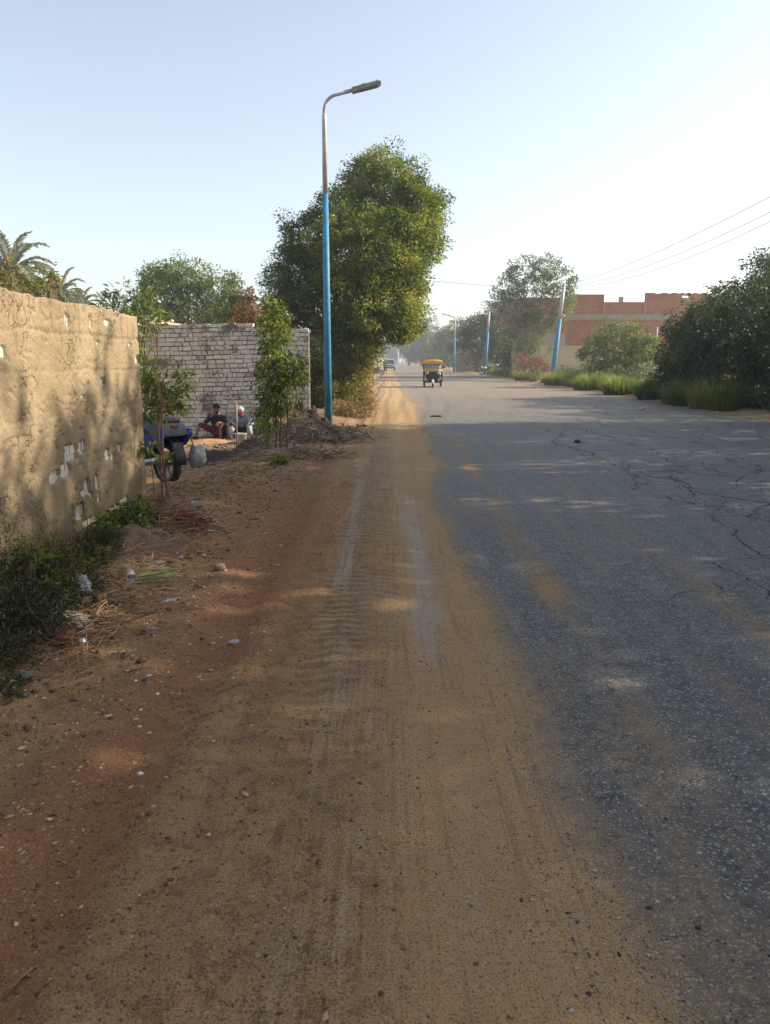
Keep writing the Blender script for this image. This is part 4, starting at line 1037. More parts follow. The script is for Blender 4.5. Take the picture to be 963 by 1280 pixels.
grass_mesh('verge_grass', P, .5 + .4 * vnoise(xx_, yy_ * .6, 9), rng, w=.012, kind='stuff', label='tall grass along the right edge of the road', cat='grass')
CL = [((780, 506), .75, .62, 'bright sunlit grass clump on the verge in front of the dark thicket', .75), ((748, 500), .6, .55, 'dark green grass clump left of the bright one', .3), ((875, 512), .85, .7, 'broad pale green grass clump nearest the camera on the verge', .78),
      ((830, 508), .8, .62, 'dark green grass clump between two pale ones', .32), ((718, 494), .8, .6, 'grass clump right of the leaning pole', .5), ((690, 488), .8, .6, 'pale grass clump in front of the leaning pole', .6), ((660, 482), .8, .6, 'grass clump left of the leaning pole', .55), ((632, 476), .8, .5, 'farthest grass clump near the parked tricycle', .5), ((905, 514), .5, .5, 'small grass clump right of the nearest pale one', .4)]
for (px_, py_), rr_, hh, lb, tn in CL:
    g = on(px_, py_); g.x = max(g.x, 11.5) + rr_ * .15; g.y += rr_ * .6
    n = 1500; hh *= 1.45; rr_ *= .9
    a = rng.uniform(0, 6.28, n); rad = rr_ * rng.random(n) ** .7
    P = np.stack([np.cos(a) * rad, np.sin(a) * rad, 0 * a + GZ(g.x, g.y) - .03], 1)
    H = (hh * (1.15 - .5 * rad / rr_))
    o = grass_mesh('grass_clump', P, H, rng, lean=1.3, w=.013, cen=True, tint=rng.normal(tn, .22, n), label=lb, cat='grass clump', group='grass clumps on the right verge')
    o.location = (g.x, g.y, 0)
# ------------------------------------------------------------ brick building
def block_mat(name, c1, c2, cm, sx=.25, sz=.075):
    m, nt, b, out = newmat(name)
    co = nt.nodes.new('ShaderNodeTexCoord').outputs['Object']
    sp = nt.nodes.new('ShaderNodeSeparateXYZ'); nt.links.new(co, sp.inputs[0])
    cb = nt.nodes.new('ShaderNodeCombineXYZ'); nt.links.new(mth(nt, 'ADD', sp.outputs[0], sp.outputs[1]), cb.inputs[0]); nt.links.new(sp.outputs[2], cb.inputs[1])
    bt_ = nt.nodes.new('ShaderNodeTexBrick'); nt.links.new(cb.outputs[0], bt_.inputs['Vector'])
    bt_.inputs['Scale'].default_value = 1; bt_.inputs['Brick Width'].default_value = sx; bt_.inputs['Row Height'].default_value = sz; bt_.inputs['Mortar Size'].default_value = .008
    for k, c in (('Color1', c1), ('Color2', c2), ('Mortar', cm)): bt_.inputs[k].default_value = c + (1,)
    n1 = noise(nt, co, .7, 5, .65); n2 = noise(nt, co, 5, 4, .7)
    c = mixc(nt, mth(nt, 'MULTIPLY', mrange(nt, n1, .42, .62), .5), bt_.outputs[0], tuple(v * .6 for v in c1))
    c = mixc(nt, mth(nt, 'MULTIPLY', mrange(nt, n2, .55, .68), .4), c, (.42, .36, .30))
    nt.links.new(c, b.inputs['Base Color']); b.inputs['Roughness'].default_value = .9; b.inputs['Specular IOR Level'].default_value = .15
    return m
m_red = block_mat('red_brick', (.40, .155, .075), (.31, .12, .06), (.27, .21, .17))
m_conc = M('raw_concrete', (.33, .30, .24), (.25, .23, .19), scale=2, rough=.95)
m_cream = M('cream_render', (.52, .46, .30), (.42, .38, .26), scale=1.2, rough=.95)
m_greyr = M('grey_render', (.36, .35, .31), (.29, .28, .25), scale=1.5, rough=.95)
m_void = M('dark_opening', (.02, .02, .02))
m_shut = M('dull_green_shutter', (.05, .075, .07), (.035, .05, .05), scale=4)
m_wframe = M('window_frame_paint', (.45, .43, .38))
BX, BY = 12.3, 74.0
br = empty('brick_building', (BX, BY, 0), label='long unfinished two-storey red brick building with cream lower wall', cat='building')
W_, Dp = 18.2, 11
def fx(px): return (px - 481.5) / 960 * (BY * 1.02) - BX
def fz(py): return at(600, py, BY).z
def facade(mb, x0, x1, z0, z1, holes=(), y=0.0, t=.3):
    xs = sorted({x0, x1, *[h_[0] for h_ in holes], *[h_[1] for h_ in holes]}); zs = sorted({z0, z1, *[h_[2] for h_ in holes], *[h_[3] for h_ in holes]})
    for i in range(len(xs) - 1):
        for j in range(len(zs) - 1):
            cx, cz = (xs[i] + xs[i + 1]) / 2, (zs[j] + zs[j + 1]) / 2
            if any(h_[0] < cx < h_[1] and h_[2] < cz < h_[3] for h_ in holes): continue
            mb.box((cx, y + t / 2, cz), (xs[i + 1] - xs[i], t, zs[j + 1] - zs[j]))
x0 = fx(640); x8 = fx(868); xe = fx(896); xc = fx(790)
# lower wall: cream render, grey render band at left, red brick above
mb = MB(); facade(mb, x0, xe, -.3, fz(432)); mb.box((x0 + .15, Dp / 2 + .152, fz(432) / 2 - .15), (.3, Dp - .3, fz(432) + .3)); mb.build('lower_wall', m_cream, br)
mb = MB(); mb.box(((x0 + fx(697)) / 2, .13, (fz(432) + fz(417)) / 2 + .002), (fx(697) - x0, .3, fz(417) - fz(432))); mb.build('render_band', m_greyr, br)
win = (fx(832), fx(846), fz(421), fz(404))
mb = MB(); facade(mb, x0, xe, fz(432), fz(400), [win], y=.004)
mb.box((x0 + .15, Dp / 2 + .152, (fz(432) + fz(400)) / 2), (.296, Dp - .3, fz(400) - fz(432)))
mb.build('upper_wall', m_red, br)
mb = MB(); mb.box(((fx(697) + xe) / 2, .14, (fz(400) + fz(393)) / 2), (xe - fx(697) + .02, .34, fz(393) - fz(400))); mb.box(((x0 + fx(697)) / 2, .14, (fz(403) + fz(397)) / 2 + .15), (fx(697) - x0 - .004, .335, .3)); mb.build('concrete_beam', m_conc, br)
mb = MB(); mb.box(((x0 + xe) / 2, Dp / 2 + .2, fz(396)), (xe - x0 - .1, Dp - .3, .16)); mb.build('roof_slab', m_conc, br)
op = (fx(833), fx(843), fz(378), fz(369.5))
mb = MB()
facade(mb, fx(690), fx(741), fz(393), fz(368), y=.01); facade(mb, fx(741), xc, fz(393), fz(377.5), y=.01); facade(mb, xc, x8, fz(393), fz(367), [op], y=-.03); facade(mb, x8, xe, fz(393), fz(371), y=.01)
facade(mb, x0, fx(690), fz(397), fz(372), y=.02)
mb.box((x0 + .15, Dp / 2 + .33, (fz(397) + fz(372)) / 2), (.29, Dp - .3, fz(372) - fz(397)))
q = random.Random(3); x = xc
while x < x8 - .3:
    if q.random() < .6: mb.box((x + .14, .12, fz(367) + .035), (.25, .28, .07))
    x += .30
mb.build('parapet', m_red, br)
mb = MB(); mb.box(((op[0] + op[1]) / 2, .06, op[2] + .22), (op[1] - op[0] - .01, .1, .42)); mb.build('patched_opening', m_greyr, br)
mb = MB()
for px_ in (741, 790): mb.box((fx(px_), -.03, (fz(393) + fz(378)) / 2), (.14, .1, fz(378) - fz(393)))
mb.build('pilaster', m_conc, br)
wf = MB(); a_, b_, c_, d_ = win
for s_ in ((a_, a_ + .08, c_, d_), (b_ - .08, b_, c_, d_), (a_ + .08, b_ - .08, c_, c_ + .08), (a_ + .08, b_ - .08, d_ - .08, d_), ((a_ + b_) / 2 - .03, (a_ + b_) / 2 + .03, c_ + .08, d_ - .08)):
    wf.box(((s_[0] + s_[1]) / 2, .1, (s_[2] + s_[3]) / 2), (s_[1] - s_[0], .08, s_[3] - s_[2]))
wfo = wf.build('window', m_wframe, br)
mb = MB()
for sx_ in (0, 1):
    xa = a_ + .09 + sx_ * ((b_ - a_) / 2 - .05); 
    for k in range(12): mb.box((xa + (b_ - a_) / 4 - .08, .14, c_ + .13 + k * (d_ - c_ - .2) / 12), ((b_ - a_) / 2 - .16, .03, (d_ - c_) / 15))
mb.build('shutter', m_shut, wfo)
mb = MB().box((fx(765.5), 1.2, fz(376)), (.35, .35, .9)).box((fx(765.5), 1.2, fz(373.5) + .02), (.22, .22, .5)); mb.build('chimney', m_greyr, br)
mb = MB()
for k in range(8): mb.box((x0 + 1.5 + k * 1.9, -.004, fz(402)), (.12, .02, .12))
mb.build('beam_pocket', m_void, br)
# pale pole in front of the building
p = at(819, 455, 64)
MB().tube([(0, 0, -.2), (0, 0, 4.3)], [.07, .055], 8).build('pale_pole', m_whitepost, None, True, label='thin pale pole between the round bush and the dark thicket', cat='pole').location = (p.x, 64, 0)
# low shelter far along the road
p = at(585, 441, 106)
sh = empty('open_shelter', (12.9, 112, 0), label='low open shelter with flat roof under the far trees', cat='shelter')
MB().box((0, 0, 2.75), (5.4, 3.4, .14)).build('roof', m_greyr, sh)
for sx_ in (-2.5, 0, 2.5):
    for sy_ in (-1.5, 1.5): MB().tube([(sx_, sy_, -.1), (sx_, sy_, 2.68)], .07, 6).build('post', m_conc, sh)
MB().box((0, 1.66, 1.3), (5.2, .12, 2.6)).build('back_wall', m_greyr, sh)

# ------------------------------------------------------------ vehicles
m_yel = M('yellow_paint', (.72, .36, .015), (.62, .30, .012), rough=.35, bump=.02, scale=3)
m_blk = M('black_paint', (.012, .012, .014), rough=.35, bump=.02)
m_vinyl = M('black_vinyl', (.02, .02, .02), rough=.6)
m_tyre = M('tyre_rubber', (.022, .021, .02), (.035, .03, .026), rough=.9)
m_rim = M('steel_rim', (.16, .16, .16), metal=.6, rough=.4)
m_white = M('white_paint', (.74, .74, .72), (.66, .66, .65), rough=.4, bump=.02)
m_lampglass = M('headlamp_glass', (.6, .6, .58), rough=.1, bump=0)
m_orange = M('orange_lens', (.8, .2, .02), rough=.2, bump=0)
m_redp = M('dark_red_paint', (.22, .018, .02), (.16, .012, .015), rough=.35, bump=.02)
m_blue2 = M('bright_blue_plastic', (.010, .028, .24), (.006, .016, .16), rough=.35, bump=.02)
m_chrome = M('dull_chrome', (.5, .5, .5), metal=.8, rough=.3, bump=0)
m_engine = M('engine_alloy', (.14, .145, .14), (.06, .06, .06), scale=15, metal=.4, rough=.5)
def glassm():
    m, nt, b, out = newmat('window_glass')
    b.inputs['Base Color'].default_value = (.5, .55, .56, 1); b.inputs['Roughness'].default_value = .05
    tr = nt.nodes.new('ShaderNodeBsdfTransparent'); tr.inputs[0].default_value = (.75, .8, .8, 1)
    mx = nt.nodes.new('ShaderNodeMixShader'); mx.inputs[0].default_value = .55
    nt.links.new(b.outputs[0], mx.inputs[1]); nt.links.new(tr.outputs[0], mx.inputs[2]); nt.links.new(mx.outputs[0], out.inputs[0])
    return m
m_gl = glassm()
def wheel(root, c, r, w, spokes=8, rot=None, name='wheel'):
    """wheel with its axle along x (rot turns it)"""
    e = empty(name, c); e.parent = root
    if rot: e.rotation_euler = rot
    mb = MB(); n = 24; V = []; F = []
    prof = [(-w / 2 * .7, r * .80), (-w / 2, r * .88), (-w / 2 * .75, r * .97), (0, r), (w / 2 * .75, r * .97), (w / 2, r * .88), (w / 2 * .7, r * .80)]
    for k in range(n):
        t = 2 * math.pi * k / n
        for a, b in prof: V.append((a, b * math.cos(t), b * math.sin(t)))
    m_ = len(prof)
    for k in range(n):
        for j in range(m_): F.append((k * m_ + j, k * m_ + (j + 1) % m_, ((k + 1) % n) * m_ + (j + 1) % m_, ((k + 1) % n) * m_ + j))
    mb.add(V, F); mb.build('tyre', m_tyre, e, True)
    mb = MB(); pts = [(0, r * .8 * math.cos(2 * math.pi * k / 24), r * .8 * math.sin(2 * math.pi * k / 24)) for k in range(25)]
    mb.tube(pts, w * .32, 6, caps=False); mb.tube([(-w * .45, 0, 0), (w * .45, 0, 0)], r * .16, 10)
    for k in range(spokes):
        t = 2 * math.pi * k / spokes; mb.tube([(0, 0, 0), (0, r * .8 * math.cos(t), r * .8 * math.sin(t))], w * .12, 5)
    mb.build('rim', m_rim, e, True)
    return e

# auto rickshaw, facing the camera (-y)
D_ = 50.0; pp = at(541, 482, D_)
tk = empty('three_wheeler', (pp.x, D_, .0), rz=R(-3), label='yellow and black three-wheeled taxi driving towards the camera', cat='auto rickshaw')
mb = MB()     # body: floor, side panels, front cowl
mb.box((0, .1, .34), (1.18, 2.1, .10))
for s in (-1, 1):
    mb.prism([(-.55, .30), (1.25, .30), (1.3, .85), (.35, .88), (.2, .55), (-.35, .52), (-.62, .80), (-.75, .75)], s * .60 - .02, s * .60 + .02, 'x')
mb.build('body', m_blk, tk, bevel=.01)
V = []; F = []
rows = [(-.95, .38, .30), (-1.12, .62, .42), (-1.10, .86, .52), (-.98, 1.02, .56)]
for (yv, zv, hw) in rows:
    for u in (-1, -.6, -.2, .2, .6, 1): V.append((u * hw, yv + .22 * abs(u) ** 2.2, zv))
for (yv, zv, hw) in rows:
    for u in (-1, -.6, -.2, .2, .6, 1): V.append((u * (hw - .03), yv + .05 + .22 * abs(u) ** 2.2, zv))
for j in range(3):
    for k in range(5):
        a = j * 6 + k; F.append((a, a + 1, a + 7, a + 6)); a += 24; F.append((a, a + 6, a + 7, a + 1))
MB().add(V, F).build('front_cowl', m_blk, tk, True)
mb = MB()
for j, (yv, zv, hw) in enumerate([(-1.02, .98, .60), (-.98, 1.12, .62)]): pass
mb.prism([(-.62, -.62), (-.60, -.86), (-.36, -1.06), (.36, -1.06), (.60, -.86), (.62, -.62), (.55, -.62), (.52, -.82), (.32, -.98), (-.32, -.98), (-.52, -.82), (-.55, -.62)], .98, 1.11, 'z')
mb.build('dash_band', m_yel, tk, bevel=.01)
# roof: rounded canopy
V = []; F = []; ys = [-.92, -.7, -.2, .4, .9, 1.15]; us = [-1, -.92, -.6, -.2, .2, .6, .92, 1]
for yv in ys:
    for u in us:
        e_ = .06 if yv in (ys[0], ys[-1]) else 0
        V.append((u * .64, yv, 1.72 - .10 * abs(u) ** 3 - (.12 if abs(u) == 1 else 0) - e_))
for j in range(len(ys) - 1):
    for k in range(len(us) - 1):
        a = j * 8 + k; F.append((a, a + 1, a + 9, a + 8))
o = MB().add(V, F).build('roof', m_yel, tk, True); sm = o.modifiers.new('thick', 'SOLIDIFY'); sm.thickness = .05
mb = MB().prism([(-.63, 1.49), (-.58, 1.62), (.58, 1.62), (.63, 1.49), (.60, 1.46), (-.60, 1.46)], -.97, -.90); mb.build('visor', m_yel, tk, bevel=.01)
o = MB().add([(-.55, -.80, 1.11), (-.36, -.96, 1.11), (.36, -.96, 1.11), (.55, -.80, 1.11), (-.56, -.74, 1.47), (-.38, -.88, 1.47), (.38, -.88, 1.47), (.56, -.74, 1.47)], [(0, 1, 5, 4), (1, 2, 6, 5), (2, 3, 7, 6)]).build('windscreen', m_gl, tk)
mb = MB()
for s in (-1, 1):
    mb.tube([(s * .58, -.76, 1.05), (s * .60, -.72, 1.5), (s * .6, -.3, 1.6)], .022, 6); mb.tube([(s * .60, 1.15, .85), (s * .60, 1.1, 1.6)], .025, 6); mb.tube([(s * .60, .2, .85), (s * .60, .2, 1.62)], .02, 6)
mb.build('roof_frame', m_blk, tk, True)
mb = MB()
for s in (-1, 1): mb.tube([(s * .44, -1.0, .36), (s * .46, -1.02, 1.0)], .018, 6)
mb.build('bumper_bar', m_chrome, tk, True)
MB().box((0, 1.22, 1.1), (1.16, .04, .95)).build('back_curtain', m_vinyl, tk)
MB().box((0, .75, .62), (1.08, .5, .18)).box((0, 1.02, .95), (1.08, .12, .55)).build('rear_seat', m_vinyl, tk, bevel=.03)
MB().box((0, .02, .62), (.5, .34, .14)).build('driver_seat', m_vinyl, tk, bevel=.03)
wheel(tk, (0, -1.0, .23), .23, .11)
MB().tube([(0, -.98 + .27 * math.sin(t_), .24 + .27 * math.cos(t_)) for t_ in np.linspace(-1.5, 1.0, 9)], .075, 8, flat=.25).build('front_fender', m_white, tk, True)
for s in (-1, 1):
    wheel(tk, (s * .54, .85, .23), .23, .12)
    h_ = MB().tube([(s * .34, -1.08, .90), (s * .34, -1.15, .90)], [.085, .08], 14).build('headlight', m_chrome, tk, True)
    MB().tube([(s * .34, -1.15, .90), (s * .34, -1.165, .90)], [.075, .06], 14).build('lens', m_lampglass, h_, True)
    mi = MB().tube([(s * .58, -.78, 1.2), (s * .74, -.86, 1.36)], .010, 5).build('mirror', m_blk, tk, True)
    MB().box((s * .75, -.88, 1.40), (.12, .02, .16)).build('mirror_glass', m_chrome, mi, bevel=.005)
    MB().box((s * .50, -1.0, .66), (.09, .05, .07)).build('indicator', m_orange, tk)
MB().tube([(-.3, -.55, 1.0), (0, -.62, 1.02), (.3, -.55, 1.0)], .016, 6).build('handlebar', m_blk, tk, True)

# white van far away, facing the camera
D_ = 128.0; pp = at(487.5, 461, D_)
vn = empty('white_van', (pp.x, D_, 0), label='white van far down the road on its sandy left side', cat='van')
mb = MB(); mb.prism([(-.9, .35), (-.88, 1.0), (-.75, 1.72), (-.6, 1.86), (.6, 1.86), (.75, 1.72), (.88, 1.0), (.9, .35)], -1.2, 2.3); mb.prism([(-.88, .35), (-.86, .98), (-.78, 1.04), (.78, 1.04), (.86, .98), (.88, .35)], -1.75, -1.2)
mb.build('body', m_white, vn, bevel=.05)
MB().add([(-.74, -1.26, 1.08), (.74, -1.26, 1.08), (.66, -1.215, 1.68), (-.66, -1.215, 1.68)], [(0, 1, 2, 3)]).build('windscreen', M('dark_glass', (.06, .08, .09), rough=.08, bump=0), vn)
MB().box((0, -1.80, .48), (1.7, .12, .2)).build('bumper', m_vinyl, vn, bevel=.02); MB().box((0, -1.765, .78), (.9, .04, .16)).build('grille', m_blk, vn)
for s in (-1, 1):
    MB().box((s * .66, -1.765, .80), (.28, .05, .18)).build('headlight', m_lampglass, vn, bevel=.01)
    MB().box((s * 1.0, -1.1, 1.2), (.16, .06, .2)).build('mirror', m_blk, vn)
    for y_ in (-1.1, 1.6): wheel(vn, (s * .78, y_, .32), .32, .18)

# motorcycle (rear at +y when rz = 0, facing -y)
def motorcycle(loc, rz, label, paint, accent, group='motorcycles', lean=0):
    r = empty('motorcycle', loc, rz=rz, label=label, cat='motorcycle', group=group); r.rotation_euler = (0, lean, rz)
    wheel(r, (0, -.66, .30), .30, .10, 10); wheel(r, (0, .66, .30), .30, .13, 6)
    MB().tube([(0, -.66 + .345 * math.sin(t_), .30 + .345 * math.cos(t_)) for t_ in np.linspace(-1.1, 1.0, 9)], .07, 8, flat=.25).build('front_fender', paint, r, True)
    MB().tube([(0, .66 + .37 * math.sin(t_), .31 + .37 * math.cos(t_)) for t_ in np.linspace(-.6, 1.6, 9)], .085, 8, flat=.2).build('rear_fender', m_vinyl, r, True)
    mb = MB()
    for s in (-1, 1): mb.tube([(s * .09, -.66, .30), (s * .09, -.44, .80), (s * .07, -.40, .95)], .022, 8)
    mb.build('fork', m_chrome, r, True)
    mb = MB(); mb.tube([(0, -.42, .88), (0, -.2, .80), (0, .2, .62), (0, .75, .68)], .03, 8); mb.tube([(0, -.40, .78), (0, -.22, .32), (0, .2, .26), (0, .35, .5)], .025, 8)
    for s in (-1, 1): mb.tube([(s * .08, .2, .32), (s * .09, .66, .30), (s * .10, .55, .68)], .018, 6)
    mb.build('frame', m_blk, r, True)
    mb = MB().box((0, 0, .36), (.28, .34, .22)); mb.tube([(0, -.05, .42), (0, -.16, .60)], [.1, .09], 12)
    for k in range(6): mb.box((0, -.07 - k * .015, .47 + k * .024), (.23, .2, .008))
    mb.build('engine', m_engine, r, bevel=.012)
    o = MB().ell((0, -.14, .80), (.14, .26, .13), 14, 9).build('fuel_tank', paint, r, True)
    mb = MB().prism([(-.30, .52), (-.05, .72), (.2, .70), (.62, .86), (.78, .84), (.5, .62), (.2, .50), (-.1, .42)], .12, .16, 'x').prism([(-.30, .52), (-.05, .72), (.2, .70), (.62, .86), (.78, .84), (.5, .62), (.2, .50), (-.1, .42)], -.16, -.12, 'x')
    mb.build('side_panel', accent, r, bevel=.01)
    mb = MB().prism([(.02, .78), (.05, .84), (.35, .80), (.5, .86), (.85, .90), (.86, .85), (.5, .74), (.1, .72)], -.13, .13, 'x'); mb.build('seat', m_vinyl, r, bevel=.025)
    MB().box((0, .90, .80), (.10, .04, .05)).build('tail_light', m_redp, r, bevel=.01)
    MB().box((0, .97, .55), (.15, .015, .09)).build('number_plate', m_engine, r)
    mb = MB()
    for s in (-1, 1): mb.prism([(.25, .48), (.35, .66), (.95, .78), (.98, .70), (.8, .54), (.5, .42)], s * .20 - .04, s * .20 + .04, 'x')
    if accent is m_blue2: mb.build('rear_fairing', accent, r, bevel=.02)
    mb = MB().tube([(.15, 0, .28), (.17, .25, .26), (.18, .45, .30), (.18, .92, .40)], [.025, .03, .05, .055], 10); mb.build('exhaust', m_chrome, r, True)
    hb = MB(); hb.tube([(-.36, -.26, 1.03), (-.22, -.34, 1.02), (0, -.40, .98), (.22, -.34, 1.02), (.36, -.26, 1.03)], .014, 6); hb = hb.build('handlebar', m_chrome, r, True)
    for s in (-1, 1): MB().tube([(s * .27, -.31, 1.025), (s * .38, -.25, 1.03)], .02, 8).build('grip', m_blk, hb, True)
    h_ = MB().ell((0, -.52, .88), (.10, .10, .10), 12, 8).build('headlight', paint, r, True); MB().tube([(0, -.60, .88), (0, -.625, .88)], [.075, .07], 12).build('lens', m_lampglass, h_, True)
    for s in (-1, 1):
        mi = MB().tube([(s * .24, -.33, 1.03), (s * .30, -.36, 1.2)], .007, 5).build('mirror', m_blk, r, True); MB().ell((s * .31, -.36, 1.23), (.06, .018, .045), 10, 6).build('mirror_glass', m_blk, mi, True)
    MB().tube([(-.12, .1, .24), (-.24, .12, .0)], .012, 6).build('side_stand', m_blk, r)
    return r
MC = Vector((-3.45, 10.87, GZ(-2.9, 10.6) + .01))
mc = motorcycle(MC, R(226), 'motorcycle with blue panels parked behind the end of the mud wall under a grey cover', m_white, m_blue2)
mb = MB().prism([(-.50, .48), (-.60, .55), (-.56, 1.00), (-.47, 1.22), (-.44, 1.20), (-.50, .98), (-.52, .58)], -.13, .13, 'x'); mb.build('front_shield', m_white, mc, bevel=.01)
for s in (-1, 1): MB().prism([(-.50, .46), (-.60, .54), (-.57, .95), (-.52, .93), (-.53, .6)], s * .145 - .012, s * .145 + .012, 'x').build('shield_trim', m_redp, mc)
motorcycle((-.85, 86, .02), R(48), 'dark red motorcycle standing at the left road edge beyond the hedge', m_redp, m_redp)

# draped cover on the motorcycle's seat
m_tarp = M('grey_cover_cloth', (.085, .095, .11), (.06, .066, .078), rough=.75, scale=5, bump=.3)
n = 34; V = []; F = []; q = random.Random(9)
gu, gv = np.meshgrid(np.linspace(-1, 1, n), np.linspace(-1, 1, n))
ux = gu * .34; vy = gv * .62
zt = .93 + .05 * np.cos(gv * 2) - .10 * (gv > .4) * (gv - .4)
over = np.maximum(np.abs(ux) - .17, 0)
zt = zt - over * 1.1 * (1 + .25 * np.sin(vy * 13 + np.sign(ux))) - .9 * np.maximum(np.abs(vy) - .50, 0)
wr_ = .045 * (fbm(ux * 5 + 9, vy * 5 + 9, 201, 4) - .5) + .03 * np.abs(np.sin(vy * 9 + ux * 6)) * over * 4
xx = ux * (1 - .35 * np.clip(over / .25, 0, 1)) + wr_ * np.sign(ux) * .8
V = np.stack([xx, vy, zt + wr_], -1).reshape(-1, 3)
ii = np.arange(n * n).reshape(n, n); F = np.stack([ii[:-1, :-1], ii[:-1, 1:], ii[1:, 1:], ii[1:, :-1]], -1).reshape(-1, 4)
o = link_mesh('cloth_cover', np_mesh('cloth_cover', V, F), m_tarp, None, True, label='dark grey cloth cover draped over the seat of the parked motorcycle', cat='cover')
o.location = (-3.20, 10.60, MC.z - .05); o.rotation_euler = (0, 0, R(226)); sm = o.modifiers.new('t', 'SOLIDIFY'); sm.thickness = .008
def blob(name, c, r, mat, label, cat, seed, amt=.18, fr=3.0, n=26, flat=None, group=None, rz=0):
    """lumpy closed shape: sack, clod, crumpled bag"""
    rng = random.Random(seed); V = []; F = []; m_ = n // 2
    for j in range(m_ + 1):
        ph = math.pi * j / m_
        for k in range(n):
            t = 2 * math.pi * k / n; d = Vector((math.sin(ph) * math.cos(t), math.sin(ph) * math.sin(t), math.cos(ph)))
            tt = t + d.z
            f = 1 + amt * (float(fbm(np.array([d.x * fr + seed]), np.array([d.y * fr + d.z * fr * 1.3]), seed, 4)[0]) - .5) * 2.4
            v = Vector((d.x * r[0], d.y * r[1], d.z * r[2])) * f
            if flat is not None and v.z < -flat: v.z = -flat
            V.append(v)
    for j in range(m_):
        for k in range(n): F.append((j * n + k, (j + 1) * n + k, (j + 1) * n + (k + 1) % n, j * n + (k + 1) % n))
    o = MB().add(V, F).build(name, mat, None, True, label=label, cat=cat, group=group); o.location = c; o.rotation_euler = (0, 0, rz)
    return o
m_sack = M('white_woven_sack', (.50, .49, .45), (.36, .35, .32), rough=.8, scale=14, bump=.4)
o = blob('white_sack', (-2.62, 10.65, MC.z + .36), (.12, .10, .15), m_sack, 'bulging white sack hanging from the right side of the parked motorcycle', 'sack', 4, .5, 1.8); o.rotation_euler = (0, .5, 0)

# ------------------------------------------------------------ people
m_skin = M('brown_skin', (.24, .125, .075), (.19, .095, .06), rough=.6, scale=12, bump=.05)
m_eye = M('dark_eye', (.02, .015, .012), rough=.3, bump=0)
m_lip = M('lip', (.20, .07, .055), bump=0)
m_hair = M('black_hair', (.012, .010, .009), rough=.8, scale=40, bump=.6)
def skinned(name, verts, edges, rad, mat, parent, root=0, sub=2, **k):
    me = bpy.data.meshes.new(name); me.from_pydata([tuple(v) for v in verts], edges, []); me.update()
    o = link_mesh(name, me, mat, parent, **k)
    m_ = o.modifiers.new('skin', 'SKIN'); m_.use_smooth_shade = True
    if not me.skin_vertices:
        import bmesh
        bm = bmesh.new(); bm.from_mesh(me); bm.verts.layers.skin.verify(); bm.to_mesh(me); bm.free()
    d = me.skin_vertices[0].data
    for i, r in enumerate(rad):
        d[i].radius = (r, r) if not hasattr(r, '__len__') else r; d[i].use_root = (i == root)
    s_ = o.modifiers.new('sub', 'SUBSURF'); s_.levels = sub; s_.render_levels = sub
    return o
